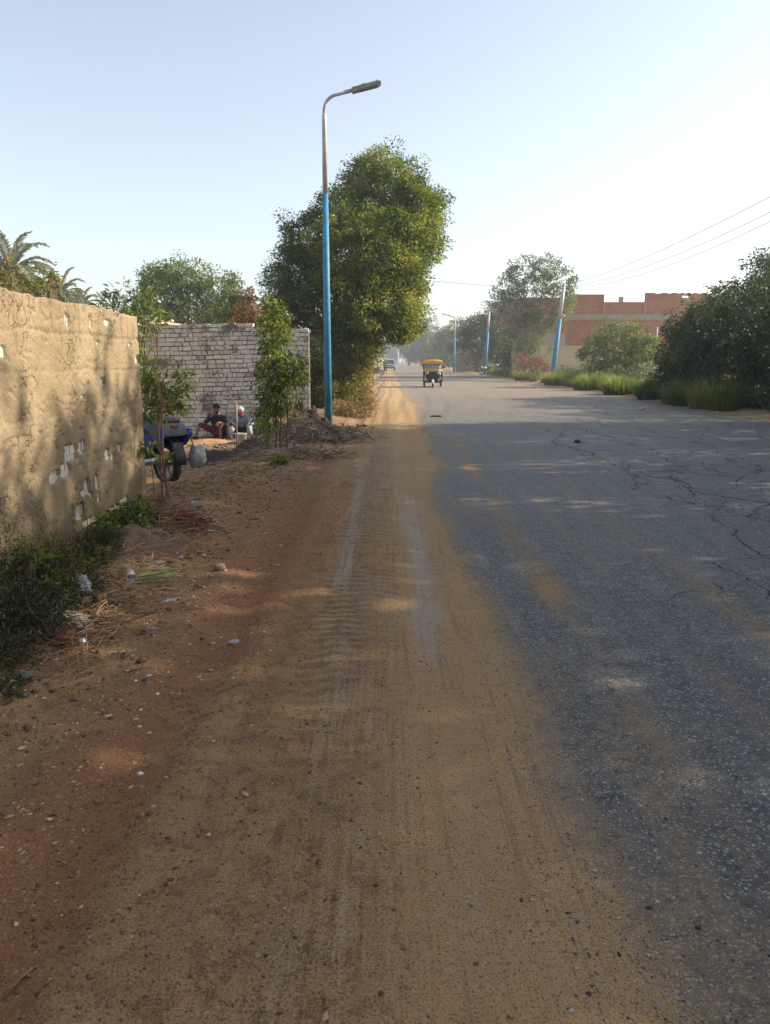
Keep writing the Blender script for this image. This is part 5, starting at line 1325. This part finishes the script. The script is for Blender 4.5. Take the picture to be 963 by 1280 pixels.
def person(loc, rz, label, J, top, bottom, hair=True, scarf=None, shoe=None, bare_shin=True, group=None, sleeve=1.0, headtilt=Vector((0, -.02, 0))):
    r = empty('person', loc, rz=rz, label=label, cat='person', group=group)
    V, E, W = [], [], []
    def add(p, w, par=None):
        V.append(Vector(p)); W.append(w)
        if par is not None: E.append((par, len(V) - 1))
        return len(V) - 1
    pel = add(J['pelvis'], (.13, .11)); bel = add(J['belly'], (.125, .10), pel); che = add(J['chest'], (.15, .11), bel); nk = add(J['neck'], .052, che)
    hd = Vector(J['head']); hl = add(hd + Vector((0, -.005, -.07)), (.062, .07), nk); hm = add(hd, (.076, .092), hl); ht = add(hd + Vector((0, .012, .07)), (.066, .082), hm)
    add(hd + Vector((0, -.112, -.012)), .013, hm)                      # nose
    for s in (-1, 1): add(hd + Vector((s * .088, .01, -.005)), (.012, .02), hm)
    for S, s in (('L', -1), ('R', 1)):
        sh_ = add(J['sh' + S], .062, che); el = add(J['el' + S], .042, sh_); wr = add(J['wr' + S], .027, el)
        dirn = Vector(J['hand' + S]).normalized(); palm = add(Vector(J['wr' + S]) + dirn * .055, (.034, .018), wr)
        sd = dirn.cross(Vector((.3, 1, .2))).normalized(); curl = Vector(J.get('curl', (0, .3, -.6))).normalized()
        for f, (o_, l_) in enumerate(((-.030, .062), (-.011, .074), (.010, .070), (.029, .055))):
            b0 = add(Vector(V[palm]) + dirn * .038 + sd * o_, .0095, palm); b1 = add(V[b0] + dirn * l_ * .5 + curl * l_ * .15, .0085, b0); add(V[b1] + dirn * l_ * .25 + curl * l_ * .4, .007, b1)
        t0 = add(Vector(J['wr' + S]) + dirn * .03 + sd * -.035, .011, wr); add(V[t0] + dirn * .035 - sd * .02 + curl * .012, .009, t0)
        hp = add(J['hip' + S], .085, pel); kn = add(J['kn' + S], .056, hp); an = add(J['an' + S], .036, kn); he = add(Vector(J['an' + S]) + Vector((0, .03, -.035)), .034, an); add(J['toe' + S], (.038, .02), an)
    skinned('body', V, E, W, m_skin, r)
    # top
    V2, E2, W2 = [], [], []
    def a2(p, w, par=None):
        V2.append(Vector(p)); W2.append(w)
        if par is not None: E2.append((par, len(V2) - 1))
        return len(V2) - 1
    b = a2(Vector(J['pelvis']) + Vector((0, 0, .03)), (.152, .13)); c = a2(J['belly'], (.155, .125), b); d = a2(J['chest'], (.175, .13), c); a2(Vector(J['chest']).lerp(Vector(J['neck']), .75), (.08, .075), d)
    for S in 'LR':
        e = a2(J['sh' + S], .078, d); f = a2(J['el' + S], .058, e)
        if sleeve > .5: a2(Vector(J['el' + S]).lerp(Vector(J['wr' + S]), .88), .042, f)
    skinned('jacket', V2, E2, W2, top, r)
    V2.clear(); E2.clear(); W2.clear()
    b = a2(J['pelvis'], (.16, .135))
    for S in 'LR':
        e = a2(J['hip' + S], .105, b); f = a2(J['kn' + S], .078, e)
        a2(Vector(J['kn' + S]).lerp(Vector(J['an' + S]), .28 if bare_shin else .9), .066 if bare_shin else .055, f)
    skinned('trousers', V2, E2, W2, bottom, r)
    if bare_shin == 'sock':
        pass
    mb = MB()
    for s in (-1, 1): mb.ell(hd + Vector((s * .033, -.086, .012)), (.014, .008, .008), 8, 6)
    mb.build('eyes', m_eye, r, True)
    MB().ell(hd + Vector((0, -.084, -.058)), (.026, .010, .008), 10, 6).build('mouth', m_lip, r, True)
    mb = MB()
    for s in (-1, 1): mb.ell(hd + Vector((s * .034, -.090, .034)), (.022, .007, .005), 8, 4)
    mb.build('eyebrows', m_hair, r, True)
    if hair:
        MB().ell(hd + Vector((0, .022, .045)), (.098, .105, .098), 18, 12, jit=.03).build('hair', m_hair, r, True)
        if hair == 'beard': MB().ell(hd + Vector((0, -.035, -.088)), (.062, .05, .042), 12, 8, jit=.05).build('beard', m_hair, r, True)
    if scarf:
        V3 = [hd + Vector((0, .03, .0)), hd + Vector((0, .06, -.08)), Vector(J['neck']) + Vector((0, .01, .02)), Vector(J['chest']) + Vector((0, .02, .08))]
        skinned('headscarf', V3, [(0, 1), (1, 2), (2, 3)], [(.10, .09), (.10, .08), (.105, .09), (.15, .10)], scarf, r)
        MB().ell(hd + Vector((0, .018, .032)), (.108, .112, .108), 18, 12, jit=.02).build('headscarf_crown', scarf, r, True)
    for S in 'LR':
        t = Vector(J['toe' + S]); a_ = Vector(J['an' + S]); m_ = (t + a_) / 2; m_.z = max(t.z, .035)
        d = t - a_; MB().ell(m_ + Vector((0, -.02, -.005)), (.052, .14, .042), 14, 8, rot=Matrix.Rotation(math.atan2(d.x, -d.y), 3, 'Z'), zmin=-.75).build('shoe', shoe or m_vinyl, r, True)
    return r
m_jblack = M('black_jacket_cloth', (.012, .012, .014), (.02, .02, .022), rough=.85, scale=8)
m_maroon = M('maroon_cloth', (.19, .018, .028), (.12, .012, .02), rough=.85, scale=8)
m_bluegrey = M('pale_blue_grey_cloth', (.27, .32, .38), (.19, .23, .28), rough=.85, scale=8)
m_scarf = M('white_scarf', (.62, .63, .64), (.5, .52, .54), rough=.85)
m_darkcl = M('dark_cloth', (.018, .017, .018), (.03, .028, .026), rough=.9)
m_redcl = M('red_scarf_cloth', (.32, .02, .02), rough=.85)
m_palec = M('pale_grey_leg_cloth', (.42, .45, .47), (.34, .36, .38), rough=.85)
J1 = dict(pelvis=(0, 0, .19), belly=(0, -.04, .34), chest=(0, -.09, .50), neck=(0, -.12, .635), head=(0, -.155, .75),
          shL=(-.18, -.09, .53), elL=(-.27, -.28, .40), wrL=(-.06, -.33, .60), handL=(.35, .25, .6), shR=(.18, -.09, .53), elR=(.24, -.30, .34), wrR=(.16, -.46, .44), handR=(-.3, -.5, -.35),
          hipL=(-.11, -.02, .17), knL=(-.42, -.24, .36), anL=(-.50, -.34, .09), toeL=(-.54, -.46, .03), hipR=(.11, -.02, .17), knR=(.17, -.42, .40), anR=(.16, -.42, .09), toeR=(.18, -.55, .03))
J2 = dict(pelvis=(0, 0, .20), belly=(0, -.05, .34), chest=(0, -.12, .49), neck=(0, -.17, .60), head=(-.01, -.21, .70),
          shL=(-.18, -.12, .50), elL=(-.27, -.30, .36), wrL=(-.20, -.47, .42), handL=(.3, -.5, -.4), shR=(.18, -.12, .50), elR=(.28, -.28, .36), wrR=(.22, -.47, .42), handR=(-.3, -.5, -.4),
          hipL=(-.11, -.02, .18), knL=(-.21, -.42, .41), anL=(-.23, -.44, .09), toeL=(-.25, -.57, .03), hipR=(.11, -.02, .18), knR=(.20, -.40, .41), anR=(.23, -.42, .09), toeR=(.25, -.55, .03))
yz = lambda x, y: GZ(x, y) - .01
pA = at(274, 540, 19.85); pB = at(303, 540, 19.85)
A_ = person((pA.x, 19.85, yz(pA.x, 19.7)), R(-4), 'bearded man in black jacket and maroon trousers sitting against the brick wall, hand raised', J1, m_jblack, m_maroon, hair='beard', group=None)
B_ = person((pB.x, 19.85, yz(pB.x, 19.7)), R(6), 'person in white headscarf and pale blue top sitting behind the bucket', J2, m_bluegrey, m_darkcl, hair=False, scarf=m_scarf)
for S in 'LR':       # pale lower trouser legs of the second sitter
    k_, a_ = Vector(J2['kn' + S]), Vector(J2['an' + S]); MB().tube([k_.lerp(a_, .25), k_.lerp(a_, .6), k_.lerp(a_, 1.0)], [.072, .066, .062], 12).build('trouser_cuff', m_palec, B_, True)
MB().tube([(-.07, -.24, .60), (0, -.27, .585), (.07, -.24, .60)], [.03, .04, .03], 8).build('neck_cloth', m_redcl, B_, True)
JS = dict(pelvis=(0, 0, .95), belly=(0, .01, 1.12), chest=(0, .01, 1.32), neck=(0, 0, 1.50), head=(0, -.01, 1.62),
          shL=(-.19, .01, 1.40), elL=(-.25, .03, 1.12), wrL=(-.24, -.06, .88), handL=(0, -.1, -1), shR=(.19, .01, 1.40), elR=(.25, .03, 1.12), wrR=(.24, -.06, .88), handR=(0, -.1, -1),
          hipL=(-.10, 0, .90), knL=(-.11, -.05, .50), anL=(-.12, .03, .09), toeL=(-.13, -.12, .03), hipR=(.10, 0, .90), knR=(.12, -.12, .50), anR=(.12, -.14, .09), toeR=(.13, -.28, .03))
person((.02, 104, 0), R(20), 'person in dark clothes walking on the road edge beside the white van', JS, m_darkcl, m_darkcl, bare_shin=False)
JD = dict(pelvis=(0, 0, .05), belly=(0, -.02, .20), chest=(0, -.05, .40), neck=(0, -.07, .54), head=(0, -.09, .65),
          shL=(-.18, -.05, .44), elL=(-.26, -.26, .30), wrL=(-.24, -.50, .36), handL=(.1, -1, -.1), shR=(.18, -.05, .44), elR=(.26, -.26, .30), wrR=(.24, -.50, .36), handR=(-.1, -1, -.1),
          hipL=(-.10, -.03, .04), knL=(-.14, -.42, .06), anL=(-.14, -.50, -.26), toeL=(-.14, -.62, -.32), hipR=(.10, -.03, .04), knR=(.14, -.42, .06), anR=(.14, -.50, -.26), toeR=(.14, -.62, -.32))
person((tk.location.x - .02, tk.location.y + .06, .70), R(-3), 'driver in a pale shirt sitting inside the yellow three-wheeler', JD, m_bluegrey, m_darkcl, bare_shin=False)

# cargo tricycle parked by the second blue pole
ct = empty('cargo_tricycle', ((607 - 481.5) / 960 * 92, 90, 0), rz=R(-68), label='dark cargo tricycle with railed tray parked by the second blue pole', cat='cargo tricycle')
MB().box((0, .5, .62), (1.2, 1.5, .08)).box((-.58, .5, .78), (.04, 1.5, .26)).box((.58, .5, .78), (.04, 1.5, .26)).box((0, 1.23, .78), (1.12, .04, .26)).build('tray', m_blk, ct)
mb = MB()
for y_ in (-.22, .5, 1.2):
    for s in (-1, 1): mb.tube([(s * .58, y_, .9), (s * .58, y_, 1.15)], .02, 6)
for s in (-1, 1): mb.tube([(s * .58, -.22, 1.15), (s * .58, 1.22, 1.15)], .02, 6)
mb.build('rail', m_chrome, ct, True)
mb = MB().tube([(0, -1.0, .35), (0, -.85, .95)], .04, 8).tube([(0, -.85, .85), (0, -.3, .5), (0, .4, .5)], .05, 8).tube([(-.35, -.72, 1.0), (0, -.85, 1.0), (.35, -.72, 1.0)], .018, 6); mb.build('frame', m_redp, ct, True)
MB().ell((0, -.55, .78), (.15, .28, .13), 12, 8).build('fuel_tank', m_white, ct, True); MB().ell((0, -.95, .9), (.13, .12, .15), 12, 8).build('headlight', m_white, ct, True)
MB().box((0, -.2, .80), (.3, .4, .12)).build('seat', m_vinyl, ct, bevel=.03)
wheel(ct, (0, -1.0, .3), .3, .1)
for s in (-1, 1): wheel(ct, (s * .5, .75, .3), .3, .13)

# ------------------------------------------------------------ yard: bucket, stick, heaps
m_pail = M('white_bucket_plastic', (.68, .62, .50), (.55, .5, .4), rough=.5, scale=8, bump=.05)
p = on(302, 558)
bk = empty('bucket', (p.x, p.y, p.z), label='dirty white bucket standing in front of the seated people', cat='bucket')
V = []; F = []; prof = [(.0, .0), (.105, .0), (.125, .26), (.135, .265), (.135, .285), (.122, .285), (.10, .015), (0, .015)]; n = 20
for a, z in prof:
    for k in range(n): V.append((a * math.cos(6.28318 * k / n), a * math.sin(6.28318 * k / n), z))
for j in range(len(prof) - 1):
    for k in range(n): F.append((j * n + k, j * n + (k + 1) % n, (j + 1) * n + (k + 1) % n, (j + 1) * n + k))
MB().add(V, F).build('pail', m_pail, bk, True)
MB().tube([(.135 * math.cos(t_), .0 + .05 * math.sin(t_), .27 - .10 * math.sin(t_)) for t_ in np.linspace(0, math.pi, 9)], .004, 5).build('handle', m_chrome, bk)
p = on(296, 565)
MB().tube([(0, 0, -.12), (.02, 0, .5), (.03, .02, 1.0)], [.020, .018, .016], 7).build('upright_stick', m_pbark, None, True, label='upright pale stick stuck in the ground beside the bucket', cat='stick').location = (p.x, p.y, p.z)
m_sand = M('orange_sand', (.50, .28, .12), (.38, .19, .08), scale=18, bump=.7, fine=160)
m_clod = M('dark_earth', (.07, .04, .028), (.035, .022, .016), scale=14, bump=.8)
m_soilc = M('brown_clod_earth', (.17, .10, .06), (.10, .06, .036), scale=12, bump=.8)
def heap(name, px, py, D, rx, ry, h_, mat, label, cat, seed, n=60, rough=.35, fr=4):
    c = at(px, py, D); u = np.linspace(-1.15, 1.15, n); a, b = np.meshgrid(u, u)
    x_, y_ = c.x + a * rx, D + b * ry; rr_ = np.hypot(a, b) + .25 * (fbm(x_ * 1.5, y_ * 1.5, seed, 3) - .5)
    z = (1 - ss(.0, 1.0, rr_)) * h_ * (1 + rough * 2 * (fbm(x_ * fr, y_ * fr, seed + 1, 4) - .5)) + .03 * (fbm(x_ * 16, y_ * 16, seed + 2, 3) - .5) * (rr_ < 1)
    z = np.where(rr_ > 1.0, -.05, z) + gheight(x_, y_, False)
    ii = np.arange(n * n).reshape(n, n); F = np.stack([ii[:-1, :-1], ii[:-1, 1:], ii[1:, 1:], ii[1:, :-1]], -1).reshape(-1, 4)
    o = link_mesh(name, np_mesh(name, np.stack([x_ - c.x, y_ - D, z], -1).reshape(-1, 3), F), mat, None, True, label=label, cat=cat); o.location = (c.x, D, 0)
    return o
heap('sand_heap', 262, 556, 17.9, 1.05, 1.1, .14, m_sand, 'low orange sand heap in sunlight in front of the seated people', 'sand heap', 301, rough=.2)
heap('earth_heap', 272, 575, 14.9, .62, .55, .26, m_clod, 'dark earth heap in front of the sand, right of the white sack', 'earth heap', 311, rough=.5)
heap('earth_heap', 312, 572, 15.6, .50, .5, .24, m_clod, 'dark lumpy earth heap at the foot of the upright stick', 'earth heap', 315, rough=.5)
heap('brush_heap', 385, 548, 18.9, .80, .8, .40, m_clod, 'tall heap of earth and brushwood at the foot of the lamp post', 'brush heap', 321, rough=1.0, fr=7)
heap('dry_rubbish_bank', 215, 672, 7.9, .34, .55, .13, m_soilc, 'bank of dry leaves and soil in front of the wall end', 'heap', 325, rough=.9, fr=8)
heap('dry_rubbish_bank', 175, 715, 6.6, .36, .55, .10, m_soilc, 'bank of dry leaves and soil behind the cut green stalks', 'heap', 329, rough=.9, fr=8)

# sticks and straw lying about (too many to count)
rng = np.random.default_rng(8)
def sticks(name, areas, n, L, r, mat, label, seed, flat=.25, cat='litter'):
    q = random.Random(seed); mb = MB()
    for i in range(n):
        (cx, cy, sx, sy, hz) = q.choice(areas); x_ = q.gauss(cx, sx); y_ = q.gauss(cy, sy); z_ = GZ(x_, y_) + .005 + q.random() * hz * math.exp(-((x_ - cx) / sx / 1.6) ** 2 - ((y_ - cy) / sy / 1.6) ** 2)
        a = q.uniform(0, 6.28); l = L * q.uniform(.4, 1.3); d = Vector((math.cos(a), math.sin(a), q.gauss(0, flat))) * l / 2; c = Vector((x_, y_, z_ + abs(d.z) * .8))
        m_ = c + Vector((q.uniform(-1, 1), q.uniform(-1, 1), q.uniform(0, 1))) * l * .06
        mb.tube([c - d, m_, c + d], [r, r * .9, r * .5], 4, tint=q.random())
    return mb.build(name, mat, None, label=label, cat=cat, kind='stuff')
m_stick = M('dry_sticks', (.28, .22, .15), (.09, .06, .04), tint=.7, scale=3)
m_straw2 = M('dry_straw_litter', (.36, .24, .13), (.22, .13, .07), tint=.6, scale=3)
m_redstraw = M('reddish_dry_leaves', (.24, .085, .04), (.15, .06, .03), tint=.5, scale=3)
def A_of(px, py, sx, sy, hz):
    g = on(px, py); return (g.x, g.y, sx, sy, hz)
sticks('brushwood', [A_of(385, 548, .35, .45, .55), A_of(385, 548, .45, .45, .35), A_of(412, 550, .35, .3, .22), A_of(365, 572, .5, .35, .15), A_of(430, 545, .22, .5, .1)], 900, .38, .008, m_stick, 'tangle of dry sticks and twigs piled round the foot of the lamp post', 51)
sticks('dry_twigs', [A_of(210, 665, .22, .45, .14), A_of(170, 710, .25, .4, .12), A_of(130, 750, .2, .3, .06), A_of(240, 610, .4, .6, .05), A_of(320, 590, .6, .5, .06), A_of(100, 800, .15, .3, .04), A_of(300, 610, .7, .8, .04), A_of(260, 590, .5, .8, .08)], 2000, .16, .0035, m_straw2, 'dry straw and twigs scattered along the foot of the bank', 52)
sticks('dead_leaf_stalks', [A_of(228, 655, .14, .16, .12)], 110, .30, .006, m_redstraw, 'pile of rust red dead leaf stalks in front of the wall end', 53)
# scraps, chips and small stones lying on the soil
def chips(name, n, fx_, mat, label, size, seed, cat='litter', thick=.3, kind='stuff'):
    rng = np.random.default_rng(seed); x_, y_ = fx_(rng, n); z_ = gheight(x_, y_)
    s = size * np.exp(rng.normal(0, .45, n)); s = np.minimum(s, size * 3)
    base = np.array([(1, 0, 0), (.3, .9, 0), (-.8, .5, 0), (-.7, -.6, 0), (.4, -.8, 0), (0, 0, 1), (0, 0, -1)], float)
    V = base[None] * (1 + rng.normal(0, .22, (n, 7, 1))); V[:, :, 2] *= thick; V[:, :, 0] *= rng.uniform(.7, 1.6, (n, 1))
    a = rng.uniform(0, 6.28, n); c, s_ = np.cos(a)[:, None], np.sin(a)[:, None]
    X = V[:, :, 0] * c - V[:, :, 1] * s_; Y = V[:, :, 0] * s_ + V[:, :, 1] * c
    V = np.stack([X, Y, V[:, :, 2]], -1) * s[:, None, None] + np.stack([x_, y_, z_ + s * thick * .35], -1)[:, None, :]
    f = np.array([(0, 1, 5), (1, 2, 5), (2, 3, 5), (3, 4, 5), (4, 0, 5), (1, 0, 6), (2, 1, 6), (3, 2, 6), (4, 3, 6), (0, 4, 6)])
    F = (np.arange(n)[:, None, None] * 7 + f[None]).reshape(-1, 3)
    me = np_mesh(name, V.reshape(-1, 3), F); fattr(me, 'tint', np.repeat(rng.random(n), 7))
    return link_mesh(name, me, mat, None, kind=kind, label=label, cat=cat)
m_grit = M('pale_grit', (.36, .33, .29), (.20, .18, .16), tint=.7, scale=30, bump=0)
m_dgrit = M('dark_grit', (.05, .05, .055), (.09, .08, .075), tint=.6, scale=30, bump=0)
m_brown = M('brown_crumbs', (.13, .075, .04), (.20, .12, .065), tint=.6, scale=30, bump=0)
m_chip = M('straw_chips', (.46, .33, .20), (.30, .17, .09), tint=.6, scale=30, bump=0)
m_white2 = M('white_scraps', (.62, .60, .57), (.45, .43, .40), tint=.4, scale=30, bump=0)
chips('loose_gravel', 15000, lambda g, n: (lambda y: (.35 + g.gamma(2.0, .35, n) + .03 * y, y))(1.1 + 7 * g.random(n) ** 1.5), m_grit, 'loose pale grit along the edge of the asphalt', .0026, 61, thick=.6)
chips('dark_gravel', 8000, lambda g, n: (lambda y: (.3 + g.gamma(2.0, .4, n) + .03 * y, y))(1.1 + 7 * g.random(n) ** 1.5), m_dgrit, 'loose dark grit along the edge of the asphalt', .0020, 62, thick=.6)
chips('soil_crumbs', 26000, lambda g, n: (lambda y: (-.95 + g.normal(0, .62, n) + .01 * y, y))(1.0 + 13 * g.random(n) ** 1.6), m_brown, 'small crumbs of soil on the dirt shoulder', .0030, 63, thick=.65)
chips('straw_chips', 5200, lambda g, n: (lambda y: (-1.45 + .32 * g.normal(0, 1, n) * np.where(g.random(n) < .6, .6, 1.4) + .02 * y, y))(1.3 + 14 * g.random(n) ** 1.4), m_chip, 'straw coloured chips scattered along the red track', .0062, 64, thick=.12)
chips('white_scraps', 520, lambda g, n: (lambda y: (-1.75 + .45 * g.normal(0, 1, n), y))(3 + 14 * g.random(n)), m_white2, 'small white scraps of litter along the bank', .010, 65, thick=.25)
chips('bank_rubble', 5200, lambda g, n: (lambda y: (-2.35 + .45 * g.normal(0, 1, n) + .02 * y, y))(3.2 + 14 * g.random(n)), m_soilc, 'clods and small rubble along the bank', .0095, 66, thick=.7)
chips('base_rubble', 900, lambda g, n: (-1.9 + .5 * g.normal(0, 1, n), 18.6 + .9 * g.normal(0, 1, n)), M('dark_rubble_stone', (.15, .10, .07), (.07, .045, .03), tint=.7, scale=10), 'dark clods and broken stone round the foot of the lamp post', .038, 68, thick=.7)
chips('heap_rubble', 1500, lambda g, n: (-2.9 + .9 * g.normal(0, 1, n), 17.0 + 1.4 * g.normal(0, 1, n)), M('rubble_stone', (.24, .19, .15), (.14, .10, .08), tint=.6, scale=10), 'stones and clods round the heaps in the yard', .024, 67, thick=.7)

# single pieces of litter
m_plas = M('dull_white_plastic', (.55, .55, .56), (.38, .38, .38), rough=.45, scale=30, bump=.6)
m_gplas = M('grey_dirty_plastic', (.30, .29, .27), (.14, .13, .12), rough=.5, scale=25, bump=.7)
m_beige = M('dirty_beige_cloth', (.34, .29, .22), (.2, .16, .11), scale=25, bump=.7)
def litter(name, px, py, r, mat, label, cat, seed, amt=.5, group=None, rz=0, lift=.5):
    g = on(px, py); return blob(name, (g.x, g.y, g.z + r[2] * lift), r, mat, label, cat, seed, amt, 4.0, 22, flat=r[2] * .6, group=group, rz=rz)
litter('plastic_bag', 293, 804, (.035, .022, .014), m_plas, 'small crumpled white plastic bag alone on the dirt shoulder', 'plastic bag', 1, .7)
litter('plastic_bag', 103, 752, (.055, .06, .11), m_plas, 'tall crumpled pale plastic bag at the right edge of the dark bush', 'plastic bag', 2, .7)
litter('plastic_bag', 88, 783, (.10, .07, .05), m_beige, 'dirty beige crumpled bag in front of the dark bush', 'plastic bag', 3, .7)
litter('plastic_bag', 28, 846, (.055, .035, .022), m_gplas, 'crumpled grey bag near the left edge', 'plastic bag', 4, .6)
litter('plastic_bag', 147, 755, (.03, .025, .02), m_gplas, 'small grey scrap of bag right of the tall pale bag', 'plastic bag', 5, .6)
litter('paper_scrap', 213, 752, (.07, .022, .012), m_plas, 'long twisted pale paper scrap right of the cut stalks', 'paper', 6, .6, rz=.5)
litter('paper_scrap', 188, 787, (.05, .03, .008), m_beige, 'flat beige paper scrap left of the red track', 'paper', 7, .6)
litter('paper_scrap', 197, 703, (.05, .03, .01), m_plas, 'folded white paper above the cut stalks', 'paper', 8, .6)
litter('paper_scrap', 258, 664, (.06, .04, .008), m_plas, 'white paper scrap at the roots of the red stalk pile', 'paper', 9, .6)
litter('stone', 275, 712, (.05, .045, .035), M('pinkish_stone', (.33, .2, .15), (.24, .14, .1), scale=20, bump=.5), 'fist-sized reddish stone beside the wheel track', 'stone', 10, .25)
litter('stone', 255, 695, (.02, .02, .012), m_plas, 'small white stone above the reddish stone', 'stone', 11, .25)
litter('stone', 243, 633, (.09, .06, .04), m_grit, 'flat pale grey stone beyond the red stalk pile', 'stone', 12, .3)
litter('stone', 187, 1018, (.016, .011, .008), m_soilc, 'small brown stone on the red track near the camera', 'stone', 13, .3)
litter('stone', 736, 1243, (.008, .006, .005), m_dark, 'black pebble near the bottom of the picture', 'stone', 14, .3)
litter('stone', 812, 1135, (.011, .007, .005), m_dark, 'dark blue-black pebble on the dusty asphalt edge', 'stone', 15, .3)
litter('stone', 873, 1160, (.010, .007, .005), m_dark, 'dark pebble at the lower right on the asphalt', 'stone', 17, .3)
litter('stone', 722, 553, (.07, .06, .04), m_dark, 'dark clod lying on the shaded road', 'stone', 16, .3)
litter('plastic_bag', 803, 122 + 390, (.10, .08, .06), m_plas, 'white rag on the verge beside the grass clumps', 'rag', 18, .5)
litter('rubble_block', 447, 548, (.10, .07, .09), M('pale_block', (.42, .36, .30), (.3, .25, .2), scale=10), 'pale upright block at the right foot of the brush heap', 'stone', 19, .2)
litter('plastic_bag', 421, 514, (.09, .08, .14), m_plas, 'white sack leaning behind the foot of the lamp post', 'sack', 20, .3)
litter('mud_clod', 545, 521, (.16, .06, .03), m_clod, 'dark clod of dropped earth on the sunlit road edge', 'clod', 21, .5)
# paper cup, hollow red brick, tyre, sandal
g = on(163, 722)
cup = MB(); V = []; F = []
for a, z in ((.0, 0), (.022, 0), (.032, .07), (.034, .072), (.030, .070), (.020, .004), (0, .004)):
    for k in range(16): V.append((a * math.cos(.3927 * k), a * math.sin(.3927 * k), z))
for j in range(6):
    for k in range(16): F.append((j * 16 + k, j * 16 + (k + 1) % 16, (j + 1) * 16 + (k + 1) % 16, (j + 1) * 16 + k))
o = cup.add(V, F).build('paper_cup', M('lilac_white_cup', (.56, .52, .70), (.6, .6, .66), rough=.5), None, True, label='lilac and white paper cup tipped on the bank', cat='cup'); o.location = (g.x, g.y, g.z + .05); o.rotation_euler = (R(115), .2, R(30)); o.scale = (1.15, 1.15, 1.15)
g = on(80, 806)
m_rb = M('hollow_red_brick', (.30, .10, .055), (.2, .075, .045), scale=20, bump=.5)
mb = MB(); mb.prism([(.12 * math.cos(t_) * (1 / max(abs(math.cos(t_)), abs(math.sin(t_)))) * .75 if False else .055 * math.copysign(min(1, abs(1.5 * math.cos(t_))), math.cos(t_)), .04 * math.copysign(min(1, abs(1.5 * math.sin(t_))), math.sin(t_))) for t_ in np.linspace(0, 2 * math.pi, 20, endpoint=False)], -.06, .06)
o = mb.build('broken_brick', m_rb, None, label='broken red brick with a round hole in front of the dark bush', cat='brick', bevel=.004); o.location = (g.x, g.y, g.z + .035); o.rotation_euler = (.15, .1, R(15))
MB().tube([(0, -.0625, 0), (0, -.058, 0)], .016, 14).build('hole', m_void, o)
g = on(103, 765)
ty = MB().tube([(.10 * math.cos(t_), 0, .10 * math.sin(t_)) for t_ in np.linspace(0, 2 * math.pi, 25)], .016, 8, caps=False); o = ty.build('old_tyre', m_tyre, None, True, label='small black tyre half buried beside the tall pale bag', cat='tyre'); o.location = (g.x - .02, g.y + .05, g.z + .03); o.rotation_euler = (.5, .3, R(60))
g = on(110, 780); blob('bottle_cap', (g.x, g.y, g.z + .015), (.022, .02, .014), M('light_blue_plastic', (.2, .38, .62), rough=.4), 'small light blue plastic lid beside the beige bag', 'lid', 22, .2)
g = on(102, 806); blob('crumpled_can', (g.x, g.y, g.z + .02), (.028, .022, .024), M('blue_white_foil', (.5, .58, .68), (.7, .7, .7), rough=.35, metal=.3), 'crumpled blue and white can right of the red brick', 'can', 23, .4)
# cut green stalks
g = on(190, 727)
st = empty('cut_stalks', (g.x, g.y, g.z), label='small bundle of cut green and yellow stalks on the bank', cat='stalks')
q = random.Random(12); m_stk = M('green_stalk', (.30, .36, .14), (.40, .33, .16), tint=.35, scale=4)
for k in range(11):
    a = R(q.uniform(12, 48)); l = q.uniform(.12, .22); c = Vector((q.uniform(-.06, .06), q.uniform(-.05, .05), .012 + .008 * k)); d = Vector((math.cos(a), math.sin(a), q.uniform(-.05, .08))) * l
    MB().tube([c - d, c + Vector((0, 0, .006)), c + d], [.005, .006, .004], 6, tint=q.random()).build('stalk', m_stk, st)
for i, (px_, py_, l_, a_) in enumerate(((290, 862, .09, 40), (815, 612 + 1, .02, 10), (25, 1230, .06, 70), (176, 838, .07, 30), (128, 700, .14, -30), (30, 812, .12, 60), (210, 700, .12, 130))):
    if i == 1: continue
    g = on(px_, py_); d = Vector((math.cos(R(a_)), math.sin(R(a_)), .05)) * l_
    MB().tube([g - d + Vector((0, 0, .008)), g + Vector((0, .004, .014)), g + d + Vector((0, 0, .006))], [.004, .0045, .003], 6).build('dry_stick', m_stick, None, True, label=('thin dry stick on the soil left of the wheel tracks', '', 'pale twig at the bottom left corner', 'short dry stick beside the red track', 'bent pale stick at the edge of the dark bush', 'thin curved stick at the left edge above the grey bag', 'dark bent stick on the leaf bank above the folded paper')[i], cat='stick', group='sticks lying on the ground')

# ------------------------------------------------------------ hazy morning air
if HAZE:
    m = bpy.data.materials.new('haze'); m.use_nodes = True; nt = m.node_tree; nt.nodes.clear()
    out = nt.nodes.new('ShaderNodeOutputMaterial'); pv = nt.nodes.new('ShaderNodeVolumePrincipled')
    pv.inputs['Color'].default_value = (.86, .90, .96, 1); pv.inputs['Density'].default_value = HAZE; pv.inputs['Anisotropy'].default_value = .35
    nt.links.new(pv.outputs[0], out.inputs['Volume'])
    MB().box((0, 1000, 7.6), (5040, 7040, 17.6)).build('haze', m, None, kind='stuff', label='thin morning haze in the air over the whole road', cat='haze')
